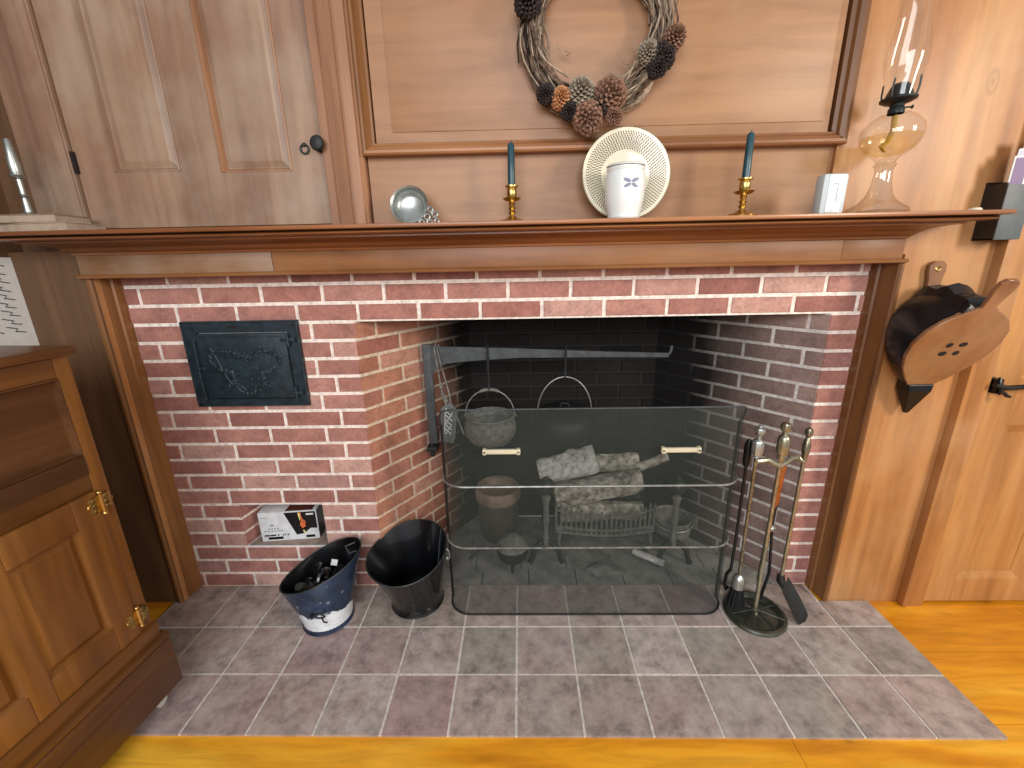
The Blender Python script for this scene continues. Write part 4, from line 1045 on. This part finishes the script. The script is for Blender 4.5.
# ------------------------------------------------------------------ wall pocket with papers
wp = thing('wall_pocket', 'dark grey letter holder on the wall above the bellows', 'letter holder', (1.395, YW, 1.335))
mb = MB(); px0, px1 = 1.376, 1.449
mb.box(px0, px1, YW-.006, YW-.0005, 1.335, 1.496); mb.box(px0, px0+.004, YW-.06, YW-.006, 1.335, 1.488); mb.box(px1-.004, px1, YW-.06, YW-.006, 1.335, 1.488); mb.box(px0, px1, YW-.06, YW-.006, 1.335, 1.339)
mb.build('back_and_sides', 'box_black', wp, smooth=False)
mb = MB(); mb.box(px0, px1, YW-.064, YW-.06, 1.335, 1.482, bev=.001); mb.build('front_plate', 'slate_grey', wp)
for i, (x0, x1, z1, yy_, m, lb) in enumerate(((1.385, 1.428, 1.556, -.050, 'paper_purple', 'purple leaflet with white border standing in the letter holder'), (1.392, 1.438, 1.575, -.036, 'paper_lilac', 'pale lilac leaflet behind the purple one in the letter holder'), (1.402, 1.443, 1.605, -.022, 'paper_cream', 'tall cream leaflet at the back of the letter holder'))):
    mb = MB(); Mt = Matrix.Translation(((x0+x1)/2, YW+yy_, 1.341)) @ Matrix.Rotation(.03*(i+1), 4, 'X') @ Matrix.Rotation(-.03+.03*i, 4, 'Y') @ Matrix.Translation((-(x0+x1)/2, 0, 0))
    mb.box(x0, x1, -.0015, .0015, 0, z1-1.341, 0, Mt)
    mb.add([Mt @ Vector(p) for p in ((x0+.004, -.0021, .0), (x1-.004, -.0021, .0), (x1-.004, -.0021, z1-1.346), (x0+.004, -.0021, z1-1.346))], [(0, 1, 2, 3)], 1)
    if i == 1: mb.add([Mt @ Vector(p) for p in ((x1-.02, -.0026, 0), (x1-.01, -.0026, 0), (x1-.01, -.0026, z1-1.35), (x1-.02, -.0026, z1-1.35))], [(0, 1, 2, 3)], 2)
    if i == 2:
        for k in range(5): mb.add([Mt @ Vector(p) for p in ((x0+.012, -.0026, .16+k*.014), (x1-.008, -.0026, .168+k*.014), (x1-.008, -.0026, .172+k*.014), (x0+.012, -.0026, .164+k*.014))], [(0, 1, 2, 3)], 2)
    tag(mb.build('leaflet', ['paper', m, 'ink' if i == 2 else 'paper_purple'], smooth=False), lb, 'leaflet')

# ------------------------------------------------------------------ things on the mantel
MZ = 1.409
def candlestick(x, y, label, clabel, hgt):
    root = thing('candlestick', label, 'candlestick', (x, y, MZ), group='brass candlesticks on the mantel')
    mb = MB(); mb.lathe([(.001, .0), (.040, .0), (.041, .004), (.034, .008), (.02, .011), (.010, .018), (.001, .02)], (x, y, MZ), 28); mb.build('base', 'brass', root)
    mb = MB(); mb.lathe([(.010, .016), (.007, .022), (.011, .028), (.007, .034), (.0105, .040), (.007, .046), (.010, .052), (.007, .058)], (x, y, MZ), 18); mb.build('stem', 'brass', root)
    mb = MB(); mb.lathe([(.007, .057), (.02, .060), (.027, .066), (.024, .066), (.013, .063)], (x, y, MZ), 24); mb.build('drip_pan', 'brass', root)
    mb = MB(); mb.lathe([(.009, .062), (.014, .070), (.0145, .088), (.012, .093), (.019, .096), (.019, .099), (.011, .099), (.011, .088)], (x, y, MZ), 20); mb.build('socket', 'brass', root)
    c = thing('taper_candle', clabel, 'candle', (x, y, MZ+.09), group='teal candles on the mantel')
    mb = MB(); mb.lathe([(.0105, .089), (.0105, .12), (.0095, .09+hgt-.006), (.006, .09+hgt), (.001, .09+hgt+.001)], (x, y, MZ), 20, cap=True); mb.build('wax', 'candle_teal', c)
    mb = MB(); mb.tube([(x, y, MZ+.09+hgt), (x+.001, y, MZ+.09+hgt+.007)], .0012, 5); mb.build('wick', 'wick', c)
candlestick(-.016, -.155, 'brass candlestick left of the pale plate on the mantel', 'dark teal taper candle left of the pale plate', .118)
candlestick(.626, -.185, 'brass candlestick right of the pale plate on the mantel', 'dark teal taper candle right of the pale plate', .120)
# pierced plate leaning on the wall
pl = thing('openwork_plate', 'round cream plate with dotted basket pattern leaning behind the jar', 'plate', (.310, -.135, MZ))
Rp = .1235; Mp = Matrix.Translation((.310, -.131, MZ+Rp*.995+.001)) @ Matrix.Rotation(math.radians(90-6), 4, 'X') @ Matrix.Scale(Rp/.1175, 4)
mb = MB(); mb.lathe([(.001, -.010), (.055, -.010), (.06, -.008), (.085, -.002), (.112, .006), (.1175, .007), (.1175, .010), (.112, .0095), (.085, .0015), (.062, -.0045), (.056, -.0065), (.001, -.007)], (0, 0, 0), 56)
mb.v = [tuple(Mp @ Vector(p)) for p in mb.v]; pb = mb.build('dish', 'ceramic_cream', pl)
mb = MB()
for i in range(9):
    r_ = .068+i*.0048; nn_ = int(2*PI*r_/.0068); z_ = -.0030+(r_-.062)*.235+.0012
    for k in range(nn_):
        a_ = 2*PI*(k+.5*(i % 2))/nn_; ca_, sa_ = math.cos(a_), math.sin(a_)
        P = [(r_-.0018, -.0020), (r_+.0018, -.0008), (r_+.0018, .0018), (r_-.0018, .0008)]
        mb.add([Mp @ Vector((p*ca_-q_*sa_, p*sa_+q_*ca_, z_+(p-r_)*.235)) for p, q_ in P], [(0, 1, 2, 3)])
mb.build('dotted_pattern', 'ceramic_glaze_brown', pb, smooth=False)
mb = MB(); mb.tube([Mp @ Vector((.1175*math.cos(a_), .1175*math.sin(a_), .009)) for a_ in [2*PI*i/64 for i in range(64)]], .0016, 6, closed=True); mb.build('gilt_edge', 'brass_pale', pb)
jr = thing('ceramic_jar', 'white ceramic jar with small grey blue emblem before the plate', 'jar', (.294, -.197, MZ))
jx, jy = .294, -.200
JS = 1.04
mb = MB(); mb.lathe([(r_*JS, z_*1.06) for r_, z_ in [(.001, .0), (.040, .0), (.042, .004), (.041, .008), (.0455, .02), (.0505, .05), (.052, .08), (.051, .10), (.047, .112), (.049, .116), (.049, .121), (.045, .123), (.044, .118), (.042, .02), (.001, .01)]], (jx, jy, MZ), 40); jb = mb.build('body', 'ceramic_white', jr)
def on_jar(a_, z_, lift=.0006):
    r_ = .0541+lift; return Vector((jx+r_*math.sin(a_), jy-r_*math.cos(a_), MZ+z_))
mb = MB()
for (a0, z0, L, th, wd) in ((-.08, .091, .021, 2.75, .0046), (-.08, .091, .021, .40, .0046), (-.08, .087, .019, -2.75, .0042), (-.08, .087, .019, -.42, .0042)):
    c_, s_ = math.cos(th), math.sin(th); pts = []
    for i in range(14):
        q = 2*PI*i/14; lx = L*.55+L*.5*math.cos(q); ly = wd*math.sin(q)
        pts.append(on_jar(a0+.16+(lx*c_-ly*s_)/.052, z0-.004+(lx*s_+ly*c_)))
    mb.add(pts, [tuple(range(14))])
mb.build('emblem', 'blue_grey_paint', jb, smooth=False)
mb = MB(); mb.lathe([(.0505, .1310), (.052, .134), (.047, .137), (.03, .140), (.001, .141)], (jx, jy, MZ), 36); mb.build('lid', 'ceramic_white', jr)
# porringer
po = thing('porringer', 'small pewter porringer with pierced handle tipped up on the mantel', 'bowl', (-.312, -.155, MZ))
Mq = Matrix.Translation((-.312, -.150, MZ+.0545)) @ Matrix.Rotation(math.radians(90-14), 4, 'X')
mb = MB(); mb.lathe([(.001, -.030), (.034, -.029), (.046, -.020), (.0515, -.006), (.051, .004), (.0545, .007), (.054, .009), (.049, .005), (.049, -.006), (.043, -.018), (.033, -.0255), (.001, -.0265)], (0, 0, 0), 44)
mb.v = [tuple(Mq @ Vector(p)) for p in mb.v]; bb_ = mb.build('bowl', 'pewter', po)
mb = MB()
def ringp(cx_, cy_, r_, t_=.0034): mb.tube([Mq @ Vector((cx_+r_*math.cos(a_), cy_+r_*math.sin(a_), .006)) for a_ in [2*PI*i/16 for i in range(16)]], t_, 6, closed=True)
for ang, rad, rr in ((-.25, .062, .007), (-.62, .062, .008), (-.98, .062, .007), (-.38, .078, .008), (-.74, .078, .0075), (-.56, .092, .006)):
    ringp(rad*math.cos(ang), rad*math.sin(ang), rr)
mb.v = [p if p[2] > MZ+.0005 else (p[0], p[1], MZ+.0005) for p in mb.v]
mb.build('pierced_handle', 'pewter', bb_)
# white device
wd = thing('white_monitor', 'small white plastic box with grey slot beside the oil lamp', 'device', (.853, -.195, MZ))
mb = MB(); mb.box(.820, .886, -.215, -.178, MZ, MZ+.102, bev=.009); mb.build('case', 'device_shell', wd)
mb = MB(); mb.box(.834, .872, -.2165, -.2145, MZ+.005, MZ+.098, bev=.001); mb.build('front_panel', 'ceramic_white', wd)
mb = MB(); mb.box(.857, .8605, -.2172, -.216, MZ+.032, MZ+.076); mb.box(.846, .8605, -.2172, -.216, MZ+.0745, MZ+.077); mb.box(.848, .852, -.2172, -.216, MZ+.008, MZ+.011); mb.build('slot', 'grey_plastic', wd, smooth=False)
# oil lamp
lx, ly = 1.005, -.172
la = thing('oil_lamp', 'clear glass oil lamp with tall chimney and amber oil', 'oil lamp', (lx, ly, MZ))
mb = MB(); mb.lathe([(.001, .012), (.03, .012), (.064, .006), (.071, .0), (.073, .006), (.068, .016), (.045, .030), (.030, .05), (.0225, .08), (.020, .105), (.021, .118), (.026, .124), (.021, .130), (.024, .136)], (lx, ly, MZ), 40); mb.build('foot', 'lamp_glass_thick', la)
font = [(.022, .136), (.034, .146), (.055, .161), (.066, .180), (.070, .198), (.066, .218), (.050, .236), (.034, .246), (.021, .250)]
mb = MB(); mb.lathe(font, (lx, ly, MZ), 40); ft = mb.build('font', 'lamp_glass', la)
mb = MB(); mb.lathe([(.001, .148), (.032, .151), (.052, .164), (.0625, .182), (.0655, .194), (.001, .194)], (lx, ly, MZ), 36); mb.build('oil', 'lamp_oil', ft)
mb = MB(); mb.tube([(lx, ly, MZ+.245), (lx+.003, ly, MZ+.21), (lx-.006, ly, MZ+.182), (lx-.016, ly+.006, MZ+.172), (lx-.004, ly+.01, MZ+.163)], .010, 8, flat=.4); mb.build('cotton_wick', 'oil_wick', ft)
mb = MB(); mb.lathe([(.018, .248), (.018, .260), (.015, .264), (.017, .270), (.030, .274), (.039, .279), (.040, .283), (.031, .287), (.027, .297), (.021, .312), (.015, .318), (.001, .320)], (lx, ly, MZ), 32)
for k in range(4):
    a_ = k*PI/2+.5; mb.tube([(lx+.036*math.cos(a_), ly+.036*math.sin(a_), MZ+.28), (lx+.040*math.cos(a_), ly+.040*math.sin(a_), MZ+.30), (lx+.038*math.cos(a_), ly+.041*math.sin(a_), MZ+.325)], .0022, 6)
bn = mb.build('burner', 'burner_metal', la); bn['label'] = 'dark metal burner with prongs'
mb = MB(); mb.tube([(lx+.015, ly-.004, MZ+.262), (lx+.030, ly-.008, MZ+.262), (lx+.034, ly-.008, MZ+.262)], [.002, .002, .005], 8); mb.build('wick_knob', 'burner_metal', bn)
mb = MB(); mb.lathe([(.031, .286), (.033, .30), (.038, .33), (.044, .36), (.045, .38), (.041, .41), (.035, .45), (.031, .50), (.030, .56), (.031, .585)], (lx, ly, MZ), 36); mb.build('chimney', 'lamp_glass', la)
# books and bottle at left end, tiny bead at right end
for i, (z0, h_, a_, mat, lb) in enumerate(((0, .022, -.10, 'paper_dim', 'lower pale booklet lying on left end of the mantel'), (.0225, .022, .02, 'book_cover', 'upper worn booklet lying on left end of the mantel'))):
    b = thing('booklet', lb, 'book', (-1.40, -.19, MZ+z0)); Mb = Matrix.Translation((-1.36+i*(-.045), -.178, MZ+z0+.0005)) @ Matrix.Rotation(a_, 4, 'Z')
    mb = MB(); mb.box(-.115, .115, -.05, .05, .002, h_-.002, M=Mb); mb.build('pages', 'paper_dim', b, smooth=False)
    mb = MB(); mb.box(-.118, .118, -.053, .053, 0, .002, M=Mb); mb.box(-.118, .118, -.053, .053, h_-.002, h_, M=Mb); mb.box(-.118, .118, .050, .053, 0, h_, M=Mb); mb.build('cover', mat, b, smooth=False)
gb = thing('candle_holder', 'tarnished metal candle holder at far left end of mantel', 'candle holder', (-1.425, -.165, MZ+.0455))
mb = MB(); mb.lathe([(.001, 0), (.032, 0), (.033, .004), (.01, .012), (.007, .05), (.012, .055), (.007, .06), (.007, .1), (.018, .106), (.02, .11), (.012, .112)], (-1.425, -.165, MZ+.0455), 20); mb.build('stem', 'pewter', gb)
mb = MB(); mb.lathe([(.012, .11), (.014, .118), (.014, .14), (.011, .165), (.008, .2), (.004, .205)], (-1.425, -.165, MZ+.0455), 16); mb.build('cup', 'pewter', gb)
mb = MB(); mb.lathe([(.001, 0), (.014, 0), (.016, .004), (.012, .009), (.001, .010)], (1.255, -.195, MZ), 16)
tag(mb.build('glass_stopper', 'ceramic_cream'), 'tiny pale button shaped piece at right end of the mantel', 'trinket')

# ------------------------------------------------------------------ wreath
wr = thing('twig_wreath', 'round grapevine twig wreath with pine cones on the overmantel', 'wreath', (.215, YW-.03, 1.885))
wc = Vector((.215, -.118, 1.888)); random.seed(12)
for m, cnt, nm in (('twig', 90, 'vine_ring'), ('twig_pale', 70, 'pale_twigs'), ('twig_dark', 46, 'dark_twigs')):
    mb = MB()
    for i in range(cnt):
        a0 = random.uniform(0, 2*PI); span = random.uniform(1.0, 2.8); R0 = random.uniform(.148, .202); yo = random.uniform(-.022, .018)
        if m == 'twig_dark': R0 = random.uniform(.16, .19); yo = random.uniform(-.01, .02)
        w1, w2 = random.uniform(-.018, .018), random.uniform(-.012, .012); P = []
        for j in range(13):
            u = j/12; a_ = a0+span*u; r_ = R0+w1*math.sin(u*5)+w2*math.cos(u*9)
            P.append(wc+Vector((r_*math.cos(a_), yo+.008*math.sin(u*6+i), r_*math.sin(a_))))
        mb.tube(P, random.uniform(.0012, .0031), 5)
    if m == 'twig_pale':
        for (x, z) in ((.30, 1.80), (.27, 1.775), (.13, 1.835), (.335, 1.835)):
            mb.tube([(x+.02*math.sin(j*1.3), -.118, z+.01*math.cos(j*1.7)+.004*j) for j in range(5)], .0012, 5)
    mb.build(nm, m, wr)
def cone(x, z, R, H, m, face, y=-.145, seed=0):
    rd = random.Random(seed); mb = MB(); n_ = 120
    q = Vector(face).normalized().to_track_quat('Z', 'Y').to_matrix()
    mb.ball((x, y, z), R*.55, n=10)
    for i in range(n_):
        u = (i+.5)/n_; th = i*2.39996; ph = math.acos(1-1.75*u)
        d = Vector((math.sin(ph)*math.cos(th), math.sin(ph)*math.sin(th), math.cos(ph)*H/R))
        sr = R*.165*(.6+.6*math.sin(ph)); b_ = d*(R*.45); t_ = d*R*rd.uniform(.93, 1.05)
        tng = Vector((-math.sin(th), math.cos(th), 0)); bi = d.normalized().cross(tng)
        vs = [b_-tng*sr*.5, b_+tng*sr*.5, t_+tng*sr*.9-bi*.001, t_-tng*sr*.9-bi*.001, t_*1.06, b_+bi*sr*.7, t_*.97+bi*sr*.8]
        mb.add([q @ v_+Vector((x, y, z)) for v_ in vs], [(0, 1, 2, 4, 3), (0, 3, 6, 5), (1, 5, 6, 2), (3, 4, 6), (4, 2, 6)])
    o = mb.build('pinecone', m, wr, smooth=False); return o
for i, (px_, pz_, R, H, m, fc) in enumerate(((.122, 1.722, .026, .034, 'cone_orange', (0, -1, .4)), (.176, 1.735, .036, .040, 'cone_grey', (.1, -.7, .7)), (.255, 1.728, .043, .043, 'cone_brown', (.05, -1, .05)), (.196, 1.675, .042, .042, 'cone_brown', (-.2, -1, -.5)), (.266, 1.678, .024, .026, 'cone_brown', (.3, -1, -.4)),
        (.350, 1.822, .028, .032, 'cone_grey', (-.3, -1, .3)), (.412, 1.850, .030, .038, 'cone_brown', (.4, -1, .5)), (.386, 1.812, .034, .034, 'cone_dark', (.1, -1, 0)), (.375, 1.790, .026, .03, 'cone_dark', (.2, -1, -.4)), (.082, 1.735, .026, .03, 'cone_dark', (-.4, -1, -.3)), (.228, 1.70, .026, .03, 'cone_dark', (0, -1, .0)), (.145, 1.695, .024, .028, 'cone_dark', (0, -1, -.6)), (.034, 1.938, .034, .042, 'cone_dark', (-.4, -1, 0)))):
    cone(px_, pz_, R, H, m, fc, seed=i)

# ------------------------------------------------------------------ oak cabinet at left
IA = math.radians(5)
ice = thing('oak_cabinet', 'old oak icebox cabinet with brass hinges standing at the left', 'cabinet', (-1.10, -.475, .004), rz=-(PI/2)-IA)
# local x: along the front toward the viewer, local y: out of the front, z up
LEN, DPT = .84, .47
def LB(x0, x1, y0, y1, z0, z1, bev=.003, mb=None):
    mb = mb or MB(); mb.box(x0, x1, y0, y1, z0, z1, bev=bev); return mb
mb = MB(); mb.box(.004, LEN-.004, -DPT, -.020, .24, 1.098); mb.build('carcass', 'oak', ice, local=True, smooth=False)
mb = MB(); mb.box(-.012, LEN+.012, -DPT, .014, 1.100, 1.122, bev=.006); mb.build('top', 'oak_rail', ice, local=True)
for a in (0, LEN-.034):
    mb = MB(); mb.box(a, a+.034, -.03, .0, .26, 1.10, bev=.003); mb.build('corner_stile', 'oak', ice, local=True)
for c in (1.05, .752):
    mb = MB(); mb.box(.034, LEN-.034, -.03, -.002, c, c+.048, bev=.003); mb.build('rail', 'oak_rail', ice, local=True)
# upper door with sunk panel
mb = MB()
for (a, b, c, d) in ((.034, .40, 1.046, 1.05), (.034, .40, .80, .848)): mb.box(a, b, -.024, .002, c, d, bev=.0015)
i_ = .005
a, b, c, d = .036, .40, .85, 1.046
mb.add([(a, .001, c), (b, .001, c), (b, .001, d), (a, .001, d), (a+i_, -.018, c+i_), (b-i_, -.018, c+i_), (b-i_, -.018, d-i_), (a+i_, -.018, d-i_)], [(0, 1, 5, 4), (1, 2, 6, 5), (2, 3, 7, 6), (3, 0, 4, 7), (4, 5, 6, 7)])
a, b = .42, LEN-.036
mb.add([(a, .001, c), (b, .001, c), (b, .001, d), (a, .001, d), (a+i_, -.018, c+i_), (b-i_, -.018, c+i_), (b-i_, -.018, d-i_), (a+i_, -.018, d-i_)], [(0, 1, 5, 4), (1, 2, 6, 5), (2, 3, 7, 6), (3, 0, 4, 7), (4, 5, 6, 7)])
mb.box(.40, .42, -.024, .002, .80, 1.05, bev=.002)
mb.build('upper_door', 'oak_dark', ice, local=True, smooth=False)
# lower door: frame with two raised panels, twice
def lower(x0):
    mb = MB(); P = [(x0+.062, x0+.208), (x0+.252, x0+.36)]
    mb.box(x0, x0+.062, -.02, .006, .292, .75, bev=.003); mb.box(x0+.208, x0+.252, -.02, .006, .292, .75, bev=.003); mb.box(x0+.36, x0+.38, -.02, .006, .292, .75, bev=.003)
    for p, q in P: mb.box(p, q, -.02, .0055, .292, .37, bev=.003); mb.box(p, q, -.02, .0055, .672, .75, bev=.003)
    d_ = mb.build('lower_door', 'oak', ice, local=True)
    for p, q in P:
        mb = MB(); i2 = .022
        mb.box(p, q, -.019, -.012, .37, .672)
        mb.add([(p, .003, .37), (q, .003, .37), (q, .003, .672), (p, .003, .672), (p+.008, -.010, .378), (q-.008, -.010, .378), (q-.008, -.010, .664), (p+.008, -.010, .664), (p+i2, -.002, .37+i2), (q-i2, -.002, .37+i2), (q-i2, -.002, .672-i2), (p+i2, -.002, .672-i2)],
               [(0, 1, 5, 4), (1, 2, 6, 5), (2, 3, 7, 6), (3, 0, 4, 7), (4, 5, 9, 8), (5, 6, 10, 9), (6, 7, 11, 10), (7, 4, 8, 11), (8, 9, 10, 11)])
        mb.build('door_panel', 'oak', d_, local=True, smooth=False)
    return d_
d1 = lower(.036); d2 = lower(.422)
for z in (.715, .347):
    mb = MB()
    mb.tube([(.036, .012, z-.026), (.036, .012, z+.026)], .006, 10)
    for s in (-1, 1):
        for k in range(-1, 2): mb.ball((.036+s*.015, .007, z+k*.014), .0075, n=10, sy=.4, sz=.7)
        mb.ball((.036+s*.026, .007, z), .006, n=10, sy=.4)
        mb.box(.036+s*.014-.012, .036+s*.014+.012, .001, .009, z-.022, z+.022, bev=.002)
    for k in (-1, 1): mb.ball((.036, .012, z+k*.03), .006, n=8)
    h_ = mb.build('hinge', 'brass', ice, local=True); h_['label'] = 'ornate brass leaf hinge'
mb = MB(); mb.box(-.006, LEN+.006, -.03, .012, .240, .290, bev=.006); mb.box(-.022, LEN+.022, -DPT-.002, .022, .222, .242, bev=.005); mb.build('base_moulding', 'oak_rail', ice, local=True)
mb = MB(); mb.box(-.020, LEN+.020, -DPT-.004, .022, .055, .205, bev=.004); mb.box(-.016, LEN+.016, -DPT-.003, .026, .15, .166, bev=.003); mb.box(-.016, LEN+.016, -DPT-.003, .025, .204, .222, bev=.003)
mb.build('plinth', 'oak_dark', ice, local=True)
for x in (.03, LEN-.03):
    for y in (-.02, -DPT+.04):
        mb = MB(); mb.tube([(x, y, .058), (x, y, .04)], .010, 8); mb.box(x-.014, x+.014, y-.012, y+.012, .026, .044, bev=.003); cs = mb.build('caster', 'black_metal', ice, local=True)
        mb = MB(); mb.lathe([(.008, -.009), (.017, -.008), (.0185, 0), (.017, .008), (.008, .009)], (x+.0, y, .0185), 20, M=Matrix.Rotation(PI/2, 3, 'X'), cap=True); mb.build('wheel', 'rubber_white', cs, local=True)
# poster on the left wall
ps = thing('paper_poster', 'white paper with slanted ink script on wall behind the cabinet', 'poster', (-1.618, -.09, 1.05))
mb = MB(); mb.box(-1.6185, -1.616, -.60, -.088, 1.0, 1.345); mb.build('sheet', 'paper', ps, smooth=False)
mb = MB()
for i in range(9):
    z = 1.115+i*.026; y_ = -.125-.004*(i % 2)
    mb.tube([(-1.6152, y_+.010, z-.004), (-1.6152, y_-.018, z+.002), (-1.6152, y_-.010, z+.010), (-1.6152, y_-.038, z+.018)], .0016, 5)
    mb.tube([(-1.6152, y_-.050, z), (-1.6152, y_-.066, z+.008)], .0016, 5)
mb.build('script', 'ink', ps)
